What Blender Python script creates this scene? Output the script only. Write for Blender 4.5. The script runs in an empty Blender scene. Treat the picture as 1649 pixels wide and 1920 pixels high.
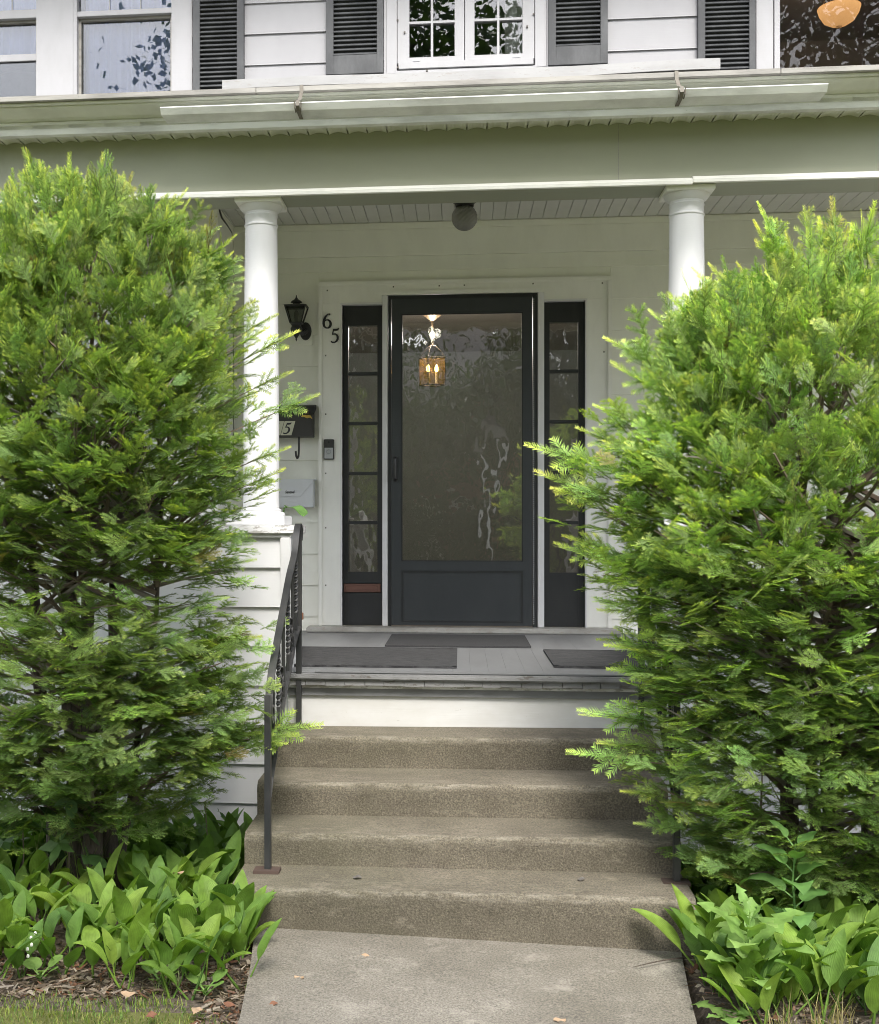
import bpy, bmesh, math, random
import numpy as np
from mathutils import Vector, Matrix

# ---------------------------------------------------------------- camera, sky, sun
F_PX = 2265.0            # focal length in photo pixels (1649 wide)
YAW = math.radians(5.8)
EYE = 1.42
HOR = 985.0              # photo row of the horizon
PPX = 635.0              # photo column of the optical axis (the photo is cropped off-centre)
SN, CS = math.sin(YAW), math.cos(YAW)
sc = bpy.context.scene
C = sc.collection
cam_d = bpy.data.cameras.new('camera')
cam = bpy.data.objects.new('camera', cam_d)
C.objects.link(cam)
cam.location = (0, 0, EYE)
cam.rotation_euler = (math.radians(90), 0, YAW)
cam_d.sensor_fit = 'HORIZONTAL'
cam_d.sensor_width = 36.0
cam_d.lens = 36.0 * F_PX / 1649.0
cam_d.shift_y = (HOR - 960.0) / 1649.0
cam_d.shift_x = (824.5 - PPX) / 1649.0
cam_d.clip_start = 0.05
cam_d.clip_end = 600
sc.camera = cam

SUN_EL, SUN_AZ = math.radians(51), math.radians(10)      # azimuth measured from -Y (street side) towards +X
world = bpy.data.worlds.new('World'); sc.world = world; world.use_nodes = True
nt = world.node_tree; nt.nodes.clear()
sky = nt.nodes.new('ShaderNodeTexSky'); sky.sky_type = 'NISHITA'; sky.sun_disc = False
sky.sun_elevation = SUN_EL
sky.air_density = 1.0; sky.dust_density = 3.0; sky.ozone_density = 1.0
hs = nt.nodes.new('ShaderNodeHueSaturation'); hs.inputs['Saturation'].default_value = 0.45
bg = nt.nodes.new('ShaderNodeBackground'); bg.inputs['Strength'].default_value = 0.15
wo = nt.nodes.new('ShaderNodeOutputWorld')
nt.links.new(sky.outputs[0], hs.inputs['Color']); nt.links.new(hs.outputs[0], bg.inputs[0]); nt.links.new(bg.outputs[0], wo.inputs[0])
sd = Vector((math.sin(SUN_AZ) * math.cos(SUN_EL), -math.cos(SUN_AZ) * math.cos(SUN_EL), math.sin(SUN_EL)))  # towards the sun
sky.sun_rotation = math.atan2(sd.x, sd.y)
sun_d = bpy.data.lights.new('sun', 'SUN'); sun_d.energy = 1.45; sun_d.angle = math.radians(16); sun_d.color = (1.0, 0.96, 0.9)
sun = bpy.data.objects.new('sun', sun_d); C.objects.link(sun)
sun.rotation_euler = (-sd).to_track_quat('-Z', 'Y').to_euler(); sun.location = (0, 0, 20)

vs = sc.view_settings
vs.view_transform = 'Standard'; vs.look = 'None'; vs.gamma = 1.0; vs.use_curve_mapping = False
vs.exposure = 1.62
sc.cycles.use_denoising = True; sc.cycles.filter_width = 1.0
sc.cycles.max_bounces = 10; sc.cycles.diffuse_bounces = 7; sc.cycles.transmission_bounces = 8; sc.cycles.transparent_max_bounces = 16

# ---------------------------------------------------------------- pixel -> place (a pixel gives a direction; Y gives the plane it lies in)
def PX(px, Y):
    dx = (px - PPX) / F_PX
    return Y * (-SN + dx * CS) / (CS + dx * SN)
def PZ(px, py, Y):
    dx = (px - PPX) / F_PX
    return EYE + Y * ((HOR - py) / F_PX) / (CS + dx * SN)
def P(px, py, Y):
    return Vector((PX(px, Y), Y, PZ(px, py, Y)))

# ---------------------------------------------------------------- mesh helpers
class MB:
    def __init__(s): s.v = []; s.f = []; s.m = []; s.att = {}
    def add(s, vs_, fs_, mi=0):
        b = len(s.v); s.v += [tuple(v) for v in vs_]
        for f in fs_: s.f.append(tuple(b + i for i in f)); s.m.append(mi)
        return s
    def box(s, x0, x1, y0, y1, z0, z1, mi=0):
        return s.add([(x0,y0,z0),(x1,y0,z0),(x1,y1,z0),(x0,y1,z0),(x0,y0,z1),(x1,y0,z1),(x1,y1,z1),(x0,y1,z1)],
                     [(0,3,2,1),(4,5,6,7),(0,1,5,4),(1,2,6,5),(2,3,7,6),(3,0,4,7)], mi)
    def prism_x(s, prof, x0, x1, mi=0):
        """profile of (y,z), counter-clockwise seen from +X, pushed along X"""
        n = len(prof)
        v = [(x0, y, z) for y, z in prof] + [(x1, y, z) for y, z in prof]
        f = [(i, (i+1) % n, n + (i+1) % n, n + i)[::-1] for i in range(n)] + [tuple(range(n))[::-1], tuple(range(n, 2*n))]
        return s.add(v, f, mi)
    def prism_y(s, prof, y0, y1, mi=0):
        """profile of (x,z) pushed along Y"""
        n = len(prof)
        v = [(x, y0, z) for x, z in prof] + [(x, y1, z) for x, z in prof]
        f = [(i, (i+1) % n, n + (i+1) % n, n + i) for i in range(n)] + [tuple(range(n))[::-1], tuple(range(n, 2*n))]
        return s.add(v, f, mi)
    def lathe(s, prof, cx, cy, n=24, mi=0, cap=True):
        b = []
        for r, z in prof:
            b += [(cx + r*math.cos(2*math.pi*k/n), cy + r*math.sin(2*math.pi*k/n), z) for k in range(n)]
        f = []
        for i in range(len(prof)-1):
            for k in range(n):
                a, c = i*n + k, i*n + (k+1) % n
                f.append((a, c, c+n, a+n))
        if cap:
            f.append(tuple(range(n))[::-1]); f.append(tuple(range((len(prof)-1)*n, len(prof)*n)))
        return s.add(b, f, mi)
    def tube(s, pts, rad, n=6, mi=0, cap=True):
        pts = [Vector(p) for p in pts]
        rs = rad if isinstance(rad, (list, tuple)) else [rad]*len(pts)
        v = []; f = []
        ref = None
        for i, p in enumerate(pts):
            t = (pts[min(i+1, len(pts)-1)] - pts[max(i-1, 0)])
            t = t.normalized() if t.length > 1e-9 else Vector((0,0,1))
            if ref is None:
                ref = t.orthogonal().normalized()
            ref = (ref - t*ref.dot(t)); ref = ref.normalized() if ref.length > 1e-6 else t.orthogonal().normalized()
            bi = t.cross(ref)
            for k in range(n):
                a = 2*math.pi*k/n
                v.append(p + (ref*math.cos(a) + bi*math.sin(a))*rs[i])
        for i in range(len(pts)-1):
            for k in range(n):
                a, c = i*n+k, i*n+(k+1) % n
                f.append((a, c, c+n, a+n))
        if cap:
            f.append(tuple(range(n))[::-1]); f.append(tuple(range((len(pts)-1)*n, len(pts)*n)))
        return s.add(v, f, mi)
    def strap(s, pts, w, h, side=Vector((1,0,0)), mi=0):
        """flat bar: width w along side, thickness h"""
        pts = [Vector(p) for p in pts]; v = []; f = []
        for i, p in enumerate(pts):
            t = (pts[min(i+1, len(pts)-1)] - pts[max(i-1, 0)]).normalized()
            sd_ = (side - t*side.dot(t)).normalized(); up = sd_.cross(t)
            v += [p - sd_*w/2 - up*h/2, p + sd_*w/2 - up*h/2, p + sd_*w/2 + up*h/2, p - sd_*w/2 + up*h/2]
        for i in range(len(pts)-1):
            for k in range(4):
                a, c = i*4+k, i*4+(k+1) % 4
                f.append((a, c, c+4, a+4))
        f += [(3,2,1,0), tuple(range(len(pts)*4-4, len(pts)*4))]
        return s.add(v, f, mi)
    def build(s, name, mat, parent=None, bevel=0, smooth=False, origin=None):
        me = bpy.data.meshes.new(name)
        v = np.array(s.v, dtype=float)
        if origin is None:
            lo, hi = v.min(0), v.max(0); origin = ((lo[0]+hi[0])/2, (lo[1]+hi[1])/2, lo[2])
        v = v - np.array(origin)
        me.from_pydata(v.tolist(), [], s.f)
        mats = mat if isinstance(mat, (list, tuple)) else [mat]
        for m in mats: me.materials.append(M[m])
        if len(mats) > 1: me.polygons.foreach_set('material_index', s.m)
        bm = bmesh.new(); bm.from_mesh(me)
        bmesh.ops.recalc_face_normals(bm, faces=bm.faces)
        if bevel:
            bmesh.ops.bevel(bm, geom=[e for e in bm.edges if e.calc_face_angle(0) > 0.5], offset=bevel, segments=2, affect='EDGES', clamp_overlap=True)
        bm.to_mesh(me); bm.free()
        if smooth:
            me.polygons.foreach_set('use_smooth', [True]*len(me.polygons))
            try: me.set_sharp_from_angle(angle=math.radians(40))
            except Exception: pass
        return link(name, me, parent, origin)

WORLD = {}
def link(name, me, parent=None, origin=(0,0,0)):
    o = bpy.data.objects.new(name, me); C.objects.link(o)
    o.location = Vector(origin) - (WORLD[parent.name] if parent else Vector((0,0,0)))
    if parent: o.parent = parent
    WORLD[o.name] = Vector(origin)
    return o
def empty(name, loc, label, cat, group=None):
    o = bpy.data.objects.new(name, None); C.objects.link(o); o.location = loc; o.empty_display_size = .1
    WORLD[o.name] = Vector(loc)
    return tag(o, label, cat, group)
def tag(o, label, cat, group=None):
    o['label'] = label; o['category'] = cat
    if group: o['group'] = group
    return o
def struct(o): o['kind'] = 'structure'; return o
def stuff(o): o['kind'] = 'stuff'; return o

# ---------------------------------------------------------------- materials
M = {}
def mat(name):
    m = bpy.data.materials.new(name); m.use_nodes = True
    n = m.node_tree.nodes; n.clear()
    o = n.new('ShaderNodeOutputMaterial'); b = n.new('ShaderNodeBsdfPrincipled')
    m.node_tree.links.new(b.outputs[0], o.inputs[0]); M[name] = m
    return m, n, m.node_tree.links, b, o
def pos(n, l, scale=(1,1,1)):
    g = n.new('ShaderNodeNewGeometry'); mp = n.new('ShaderNodeMapping'); mp.inputs['Scale'].default_value = scale
    l.new(g.outputs['Position'], mp.inputs['Vector']); return mp.outputs[0]
def noise(n, l, vec, scale, detail=4, rough=.55):
    t = n.new('ShaderNodeTexNoise'); t.inputs['Scale'].default_value = scale; t.inputs['Detail'].default_value = detail; t.inputs['Roughness'].default_value = rough
    l.new(vec, t.inputs['Vector']); return t.outputs['Fac']
def ramp(n, l, fac, stops):
    r = n.new('ShaderNodeValToRGB'); e = r.color_ramp.elements
    while len(e) < len(stops): e.new(.5)
    for el, (p_, c) in zip(e, stops):
        el.position = p_; el.color = (c[0], c[1], c[2], 1) if isinstance(c, (tuple, list)) else (c, c, c, 1)
    l.new(fac, r.inputs[0]); return r.outputs[0]
def mix(n, l, fac, a, b, mode='MIX'):
    x = n.new('ShaderNodeMix'); x.data_type = 'RGBA'; x.blend_type = mode
    for i, val in ((0, fac), (6, a), (7, b)):
        sock = x.inputs[i]
        if hasattr(val, 'is_output'): l.new(val, sock)
        elif isinstance(val, (int, float)): sock.default_value = val if i == 0 else (val,val,val,1)
        else: sock.default_value = (*val, 1)
    return x.outputs[2]
def bump(n, l, h, strength, dist=.01, b=None):
    k = n.new('ShaderNodeBump'); k.inputs['Strength'].default_value = strength; k.inputs['Distance'].default_value = dist
    l.new(h, k.inputs['Height'])
    if b: l.new(k.outputs[0], b.inputs['Normal'])
    return k.outputs[0]

def paint(name, base, dirt, dirt_amt=.5, rough=.55, peel=0, peel_col=(.30,.27,.22), streak=(3,3,1.2), grain=(6,60,160)):
    m, n, l, b, o = mat(name)
    p = pos(n, l, streak)
    d = ramp(n, l, noise(n, l, p, 2.2, 6, .62), [(.42, 0), (.75, dirt_amt)])
    col = mix(n, l, d, base, dirt)
    sp = ramp(n, l, noise(n, l, pos(n, l), 95, 2), [(.70, 0), (.78, .5*dirt_amt)])
    col = mix(n, l, sp, col, dirt)
    if peel:
        q = ramp(n, l, noise(n, l, pos(n, l, (4, 4, 14)), 5, 8, .7), [(.72-.4*peel, 0), (.75-.4*peel, 1)])
        col = mix(n, l, q, col, peel_col)
    l.new(col, b.inputs['Base Color']); b.inputs['Roughness'].default_value = rough
    g = noise(n, l, pos(n, l, grain), 1.0, 5, .6)
    bump(n, l, g, .12, .004, b)
    return m
paint('white_paint', (.70,.70,.71), (.52,.52,.50), .35)
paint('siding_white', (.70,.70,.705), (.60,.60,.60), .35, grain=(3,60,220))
paint('siding_upper_shade', (.31,.31,.325), (.255,.255,.265), .4, grain=(3,60,220))  # white siding; shade on the upper storey is put into its grey
paint('window_white_shade', (.38,.38,.395), (.29,.29,.29), .45)  # white trim greyed likewise, upstairs shade put into the colour
paint('board_weathered', (.33,.33,.335), (.25,.25,.25), .8, peel=.35, peel_col=(.28,.27,.26), streak=(2,2,6))
paint('porch_white', (.83,.835,.77), (.66,.66,.60), .35, grain=(3,60,220))
paint('trim_cream', (.82,.82,.775), (.62,.62,.57), .4)
paint('beam_shade_olive', (.32,.335,.255), (.26,.27,.20), .5, streak=(.7,.7,1.4))  # white beam; shade under the overhang is put into its olive colour
paint('ceiling_paint', (.58,.58,.55), (.46,.46,.43), .4)
paint('fascia_white', (.80,.81,.80), (.26,.26,.24), .75, streak=(1.2,1,5))
paint('eave_grime_sash_shade', (.30,.29,.265), (.11,.105,.095), .9, streak=(1.5,1,9))
paint('cove_paint', (.66,.68,.60), (.44,.45,.38), .5)
paint('soffit_paint', (.64,.65,.57), (.40,.41,.33), .5)
paint('peeling_white', (.78,.78,.78), (.36,.35,.34), .7, peel=.5, peel_col=(.42,.40,.38), streak=(2,2,6))
paint('skirt_white', (.58,.58,.57), (.40,.38,.33), .6, peel=.10, peel_col=(.22,.20,.17), streak=(1,1,2))
paint('floor_grey', (.165,.168,.172), (.115,.115,.115), .6, rough=.45, streak=(3,1,1), grain=(60,5,60))
paint('floor_edge', (.20,.20,.20), (.09,.09,.09), .8, peel=.35, peel_col=(.10,.09,.08), streak=(3,1,8))
paint('sill_wood', (.36,.355,.335), (.20,.19,.17), .9, peel=.4, peel_col=(.30,.28,.25), streak=(3,1,8))
paint('shutter_grey', (.045,.048,.052), (.14,.145,.15), .6, rough=.6)
paint('door_black', (.022,.024,.026), (.05,.05,.05), .4, rough=.38)
paint('door_panel', (.034,.039,.043), (.05,.055,.058), .5, rough=.42)
paint('iron_black', (.020,.021,.023), (.09,.085,.08), .5, rough=.38)
paint('rust', (.075,.048,.036), (.035,.028,.025), .8, rough=.85)
paint('mailbox_black', (.030,.029,.028), (.05,.045,.04), .5, rough=.5)
paint('lid_black', (.006,.006,.006), (.012,.012,.012), .4, rough=.6)
paint('mailbox_white', (.63,.65,.68), (.50,.51,.52), .4, rough=.4)
paint('bracket_metal', (.14,.125,.10), (.06,.05,.035), 1.0, rough=.6)
paint('hall_brown', (.36,.375,.365), (.30,.31,.30), .4)
paint('hall_ceiling', (.40,.35,.31), (.34,.29,.25), .4)
paint('hall_floor', (.13,.10,.075), (.09,.07,.05), .5, rough=.35)
paint('room_dark', (.20,.20,.20), (.07,.07,.065), .4)
paint('room_grey', (.46,.43,.43), (.40,.37,.37), .4)
paint('roof_shingle', (.12,.12,.12), (.07,.07,.07), .8, rough=.9)
paint('curtain_sky_reflection', (.27,.33,.58), (.22,.28,.52), .5)  # blue of the reflected sky put into the cloth colour
paint('curtain_grey', (.55,.57,.55), (.45,.47,.45), .5)
paint('asphalt', (.055,.055,.055), (.04,.04,.04), .6, rough=.9)
paint('brick_far', (.30,.16,.11), (.22,.12,.09), .6)
paint('terracotta', (.35,.15,.08), (.25,.11,.06), .5)

def plain(name, col, rough=.5, metal=0, emit=0, ecol=None):
    m, n, l, b, o = mat(name)
    b.inputs['Base Color'].default_value = (*col, 1); b.inputs['Roughness'].default_value = rough; b.inputs['Metallic'].default_value = metal
    if emit:
        b.inputs['Emission Color'].default_value = (*(ecol or col), 1); b.inputs['Emission Strength'].default_value = emit
    nz = noise(n, l, pos(n, l), 60, 3); bump(n, l, nz, .05, .003, b)
    return m
plain('brass', (.55,.38,.10), .35, 1)
plain('old_brass', (.075,.05,.028), .45, .5)
plain('copper', (.17,.085,.065), .5, .2)
plain('ink', (.02,.02,.025), .6)
plain('number_plate', (.55,.55,.43), .5)
plain('button_silver', (.42,.43,.44), .4, .3)
plain('button_ring', (.30,.31,.33), .4, .3)
plain('bulb', (1,.75,.4), .5, 0, 9, (1,.60,.24))
plain('bowl_glass', (.6,.35,.15), .4, 0, .16, (1,.5,.16))
plain('globe_glass', (.20,.20,.18), .25)
plain('flower_white', (.8,.8,.74), .5)
plain('nail', (.10,.09,.08), .6)

def glass(name, ior, wav=0, tint=(1,1,1), wscale=4, fbase=0.0):
    m = bpy.data.materials.new(name); m.use_nodes = True; M[name] = m
    n, l = m.node_tree.nodes, m.node_tree.links; n.clear()
    o = n.new('ShaderNodeOutputMaterial'); tr = n.new('ShaderNodeBsdfTransparent'); gl = n.new('ShaderNodeBsdfGlossy'); mx = n.new('ShaderNodeMixShader')
    fr = n.new('ShaderNodeFresnel'); fr.inputs['IOR'].default_value = ior
    gl.inputs['Roughness'].default_value = 0.0; tr.inputs['Color'].default_value = (*tint, 1)
    l.new(fr.outputs[0], mx.inputs[0]); l.new(tr.outputs[0], mx.inputs[1]); l.new(gl.outputs[0], mx.inputs[2]); l.new(mx.outputs[0], o.inputs[0])
    if wav:
        h = noise(n, l, pos(n, l, (1, 1, .7)), wscale, 2, .4)
        k = bump(n, l, h, wav, .02); l.new(k, gl.inputs['Normal'])
glass('glass', 1.75, .04)
glass('glass_dim', 1.38, .04)
glass('storm_glass', 2.45, .13, (.80,.80,.77), 6)
glass('old_glass', 2.1, .22, (.75,.75,.73), 9)
glass('lantern_glass', 1.5, 0, (.55,.57,.55))
glass('tree_window', 2.2, .05, (.3,.3,.3))

# concrete
def concrete(name, c1, c2, stain, speck, stain_amt, spk=.6, moss=0):
    m, n, l, b, o = mat(name)
    p = pos(n, l)
    col = ramp(n, l, noise(n, l, p, 3.5, 8, .68), [(.32, c1), (.68, c2)])
    st = ramp(n, l, noise(n, l, pos(n, l, (1,1,.8)), 1.6, 6, .6), [(.42, 0), (.66, stain_amt)])
    col = mix(n, l, st, col, stain)
    s1 = ramp(n, l, noise(n, l, p, 150, 3, .75), [(.34, (.34,.34,.34)), (.52, (1,1,1)), (.70, (speck,speck,speck*.97))])
    col = mix(n, l, spk, col, s1, 'MULTIPLY')
    if moss:      # algae grows on the side away from the open path
        sx = n.new('ShaderNodeSeparateXYZ'); l.new(p, sx.inputs[0])
        mr = n.new('ShaderNodeMapRange'); mr.inputs[1].default_value = .5; mr.inputs[2].default_value = -.9; mr.inputs[3].default_value = 0; mr.inputs[4].default_value = 1; l.new(sx.outputs[0], mr.inputs[0])
        mz = ramp(n, l, noise(n, l, pos(n, l, (1.5,1.5,3)), 2.4, 8, .7), [(.35, 0), (.7, moss)])
        mm = n.new('ShaderNodeMath'); mm.operation = 'MULTIPLY'; l.new(mr.outputs[0], mm.inputs[0]); l.new(mz, mm.inputs[1])
        col = mix(n, l, mm.outputs[0], col, (.115,.110,.062))
    bl_ = ramp(n, l, noise(n, l, pos(n, l, (1,1,2.5)), 7, 8, .75), [(.56, 0), (.68, .55)])     # pale scuffed patches
    col = mix(n, l, bl_, col, tuple(1.45*c_ for c_ in c2))
    at = n.new('ShaderNodeAttribute'); at.attribute_name = 'wear'
    nz = ramp(n, l, noise(n, l, pos(n, l, (1.2,6,6)), 9, 8, .8), [(.47, 0), (.72, .8)])
    w = n.new('ShaderNodeMath'); w.operation = 'MULTIPLY'; l.new(nz, w.inputs[0]); l.new(at.outputs['Fac'], w.inputs[1])
    col = mix(n, l, w.outputs[0], col, (.30,.275,.225))
    l.new(col, b.inputs['Base Color']); b.inputs['Roughness'].default_value = .9
    h1 = noise(n, l, p, 170, 3, .7); h2 = noise(n, l, p, 12, 6, .7)
    k1 = bump(n, l, h1, .75, .004); k2 = n.new('ShaderNodeBump'); k2.inputs['Strength'].default_value = .4; k2.inputs['Distance'].default_value = .012
    l.new(h2, k2.inputs['Height']); l.new(k1, k2.inputs['Normal']); l.new(k2.outputs[0], b.inputs['Normal'])
concrete('step_concrete', (.108,.092,.067), (.178,.155,.117), (.085,.075,.051), 1.9, .7, .8, .5)
concrete('path_concrete', (.182,.163,.132), (.240,.220,.184), (.124,.111,.086), 1.6, .7, .75, 0)

# soil with litter
m, n, l, b, o = mat('soil')
p = pos(n, l)
c = ramp(n, l, noise(n, l, pos(n, l, (1,1,1)), 45, 6, .75), [(.3, (.055,.040,.028)), (.5, (.13,.10,.075)), (.72, (.26,.21,.165))])
l.new(c, b.inputs['Base Color']); b.inputs['Roughness'].default_value = .95
bump(n, l, noise(n, l, p, 60, 6, .8), .9, .02, b)
m, n, l, b, o = mat('lawn')
c = ramp(n, l, noise(n, l, pos(n, l), 6, 6, .7), [(.3, (.12,.135,.028)), (.7, (.21,.21,.06))])
l.new(c, b.inputs['Base Color']); b.inputs['Roughness'].default_value = .95
bump(n, l, noise(n, l, pos(n, l), 80, 5, .8), .9, .02, b)
# bark
m, n, l, b, o = mat('bark')
c = ramp(n, l, noise(n, l, pos(n, l, (40,40,5)), 1.4, 6, .7), [(.3, (.045,.035,.028)), (.7, (.15,.12,.095))])
l.new(c, b.inputs['Base Color']); b.inputs['Roughness'].default_value = .9
bump(n, l, noise(n, l, pos(n, l, (45,45,6)), 1.4, 6, .7), .9, .02, b)
plain('twig', (.17,.13,.10), .9)
plain('twig_grey', (.25,.22,.19), .9)

def leafmat(name, rough=.45, trans=.3, attr=None, cols=None, vein=False, spec=.4):
    """leaf: diffuse + translucent; colour from attribute or from per-object random"""
    m, n, l, b, o = mat(name)
    if attr:
        a = n.new('ShaderNodeAttribute'); a.attribute_name = attr; col = a.outputs['Color']
    else:
        oi = n.new('ShaderNodeObjectInfo'); col = ramp(n, l, oi.outputs['Random'], cols)
        nz = ramp(n, l, noise(n, l, pos(n, l), 25, 4), [(.3, .72), (.7, 1.15)])
        col = mix(n, l, 1.0, col, nz, 'MULTIPLY')
        if vein:
            u = n.new('ShaderNodeUVMap'); w = n.new('ShaderNodeTexWave'); w.bands_direction = 'X'; w.inputs['Scale'].default_value = 4.0; w.inputs['Distortion'].default_value = .6
            l.new(u.outputs[0], w.inputs['Vector'])
            v = ramp(n, l, w.outputs['Fac'], [(.0, .88), (.4, 1.0)])
            col = mix(n, l, 1.0, col, v, 'MULTIPLY')
            bump(n, l, w.outputs['Fac'], .35, .002, b)
    l.new(col, b.inputs['Base Color']); b.inputs['Roughness'].default_value = rough; b.inputs['Specular IOR Level'].default_value = spec
    t = n.new('ShaderNodeBsdfTranslucent'); mx = n.new('ShaderNodeMixShader'); mx.inputs[0].default_value = trans
    tc = mix(n, l, 1.0, col, (1.25,1.35,.55), 'MULTIPLY'); l.new(tc, t.inputs['Color'])
    l.new(b.outputs[0], mx.inputs[1]); l.new(t.outputs[0], mx.inputs[2]); l.new(mx.outputs[0], o.inputs[0])
leafmat('needles', .5, .42, attr='tint', spec=.3)
G = lambda *a: [(i/(len(a)-1), c_) for i, c_ in enumerate(a)]
leafmat('lily_leaf', .52, .36, cols=G((.09,.18,.04),(.15,.27,.05),(.24,.37,.06),(.12,.23,.045),(.19,.31,.055),(.25,.36,.06)), vein=True, spec=.25)
leafmat('weed_leaf', .5, .35, cols=G((.19,.33,.08),(.26,.40,.11)))
leafmat('broad_leaf', .5, .33, cols=G((.11,.23,.06),(.15,.28,.08)))
leafmat('maple_leaf', .5, .3, cols=G((.05,.11,.03),(.08,.15,.04)))
leafmat('fern_leaf', .55, .35, cols=G((.10,.19,.045),(.14,.23,.06)))
leafmat('grass_blade', .55, .3, attr='tint')
leafmat('street_leaf', .5, .3, cols=G((.04,.085,.02),(.06,.11,.03)))
plain('dry_leaf_pale', (.36,.25,.155), .8)
plain('dry_leaf_rust', (.17,.075,.04), .8)
m, n, l, b, o = mat('mat_fibre')
c = ramp(n, l, noise(n, l, pos(n, l, (22,150,22)), 1, 5, .75), [(.38, (.008,.008,.009)), (.64, (.062,.062,.064))])
l.new(c, b.inputs['Base Color']); b.inputs['Roughness'].default_value = .95; bump(n, l, noise(n, l, pos(n, l, (300,300,300)), 1, 3), .6, .004, b)
m, n, l, b, o = mat('mat_rubber')
c = ramp(n, l, noise(n, l, pos(n, l, (200,200,200)), 1, 4), [(.35, (.018,.018,.019)), (.65, (.04,.04,.042))])
l.new(c, b.inputs['Base Color']); b.inputs['Roughness'].default_value = .9; bump(n, l, noise(n, l, pos(n, l, (300,300,300)), 1, 3), .5, .003, b)

m = bpy.data.materials.new('bowl_glow'); m.use_nodes = True; M['bowl_glow'] = m
n, l = m.node_tree.nodes, m.node_tree.links; n.clear()
o = n.new('ShaderNodeOutputMaterial'); t = n.new('ShaderNodeBsdfTranslucent'); t.inputs[0].default_value = (.85,.60,.34,1); d = n.new('ShaderNodeBsdfDiffuse'); d.inputs[0].default_value = (.30,.22,.15,1); x = n.new('ShaderNodeMixShader'); x.inputs[0].default_value = .6
l.new(d.outputs[0], x.inputs[1]); l.new(t.outputs[0], x.inputs[2]); l.new(x.outputs[0], o.inputs[0])

m = bpy.data.materials.new('amber_glass'); m.use_nodes = True; M['amber_glass'] = m
n, l = m.node_tree.nodes, m.node_tree.links; n.clear()
o = n.new('ShaderNodeOutputMaterial'); t = n.new('ShaderNodeBsdfTranslucent'); t.inputs[0].default_value = (.85,.48,.16,1); d = n.new('ShaderNodeBsdfTransparent'); d.inputs[0].default_value = (.95,.78,.5,1); x = n.new('ShaderNodeMixShader')
nz = ramp(n, l, noise(n, l, pos(n, l, (60,60,12)), 1, 3), [(.3, .02), (.7, .10)]); l.new(nz, x.inputs[0])
l.new(d.outputs[0], x.inputs[1]); l.new(t.outputs[0], x.inputs[2]); l.new(x.outputs[0], o.inputs[0])
# ================================================================ the setting
def PG(px, py, z=0.0):
    dx = (px - PPX) / F_PX; t = (EYE - z) * F_PX / (py - HOR)
    return Vector((t*(-SN + dx*CS), t*(CS + dx*SN), z))
R = random.Random(7)
YW = 7.30                                  # face of the house wall
FLOOR = PZ(870, 1265, 5.20)                # porch floor
ZC = PZ(890, 415, YW)                      # porch ceiling
XL, XR = -4.7, 4.1                         # ends of the house that we build
YB0, YB1 = 5.35, 5.58                      # porch beam, front and back
ZB = PZ(870, 354, YB0)                     # beam underside
ZS = PZ(825, 243, YB0)                     # soffit
wx = lambda px: PX(px, YW)
wz = lambda py, px=870: PZ(px, py, YW)

# ground sheet: garden bed soil near the house, lawn everywhere else
def ground_z(x, y):
    return -0.022 - 0.012*max(0, 3.6 - y) - (0.0 if y > 0 else 0)
NX = sorted(set([-120,-60,-30,-15,-8,-5] + [round(-3 + .15*i, 3) for i in range(41)] + [5,8,15,30,60,120]))
NY = sorted(set([-160,-100,-60,-30,-16,-8,-4,-2,0,1,2] + [round(2.4 + .12*i, 3) for i in range(28)] + [8,15,40]))
pr_soil = PX(1500, 3.42)
g = MB(); RG = random.Random(3)
vv = []
for y in NY:
    for x in NX:
        z = ground_z(x, y) if y > -2 else -0.09
        if 3.3 < y < 5.2: z += RG.uniform(0, .014)
        if PX(455, 3.42) + .06 < x < PX(1283, 4.2) - .03 and y < 4.6: z = -.25
        vv.append((x, y, z))
ff = [(j*len(NX)+i, j*len(NX)+i+1, (j+1)*len(NX)+i+1, (j+1)*len(NX)+i) for j in range(len(NY)-1) for i in range(len(NX)-1)]
g.add(vv, ff)
for k, f in enumerate(g.f):
    cy = sum(g.v[i][1] for i in f)/4; cx = sum(g.v[i][0] for i in f)/4; g.m[k] = 0 if (cy > 3.52 or (PX(330, 3.42) < cx < pr_soil and cy > 2.6)) else 1
ground = struct(g.build('ground', ['soil', 'lawn'], origin=(0,0,0), smooth=True))

# concrete path up to the bottom step (falls a little to the right)
pl0, pr0 = PX(484, 4.2), PX(1283, 4.2)
def path_left(y): return pl0 + (PX(452, 3.42) - pl0)*min(1, (4.2-y)/.78)
m_ = MB()
ys = [-7.5, -3, 0, 1.5, 2.5, 3.0, 3.4, 3.8, 4.2]
rows = []
for y in ys:
    wl, wr = path_left(y), pr0 + (PX(1312, 3.42) - pr0)*min(1, (4.2-y)/.78)
    jl, jr = RG.uniform(-.012,.012), RG.uniform(-.012,.012)
    for k in range(9):
        u = k/8; rows.append((wl + jl + (wr+jr-wl-jl)*u, y, .022 - .036*u - .010*(4.2-y) if y > -3.1 else -.06))
nb = len(rows)
top = [(j*9+i, j*9+i+1, (j+1)*9+i+1, (j+1)*9+i) for j in range(len(ys)-1) for i in range(8)]
m_.add(rows, top)
low = [(x, y, z-.12) for x, y, z in rows]
m_.add(low, [])
side = []
for j in range(len(ys)-1):
    side += [(j*9, (j+1)*9, nb+(j+1)*9, nb+j*9), (j*9+8, nb+j*9+8, nb+(j+1)*9+8, (j+1)*9+8)]
for i in range(8): side.append(((len(ys)-1)*9+i, (len(ys)-1)*9+i+1, nb+(len(ys)-1)*9+i+1, nb+(len(ys)-1)*9+i))
for f in side: m_.f.append(f); m_.m.append(0)
path = struct(m_.build('path', 'path_concrete', origin=(0,0,0)))
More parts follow.
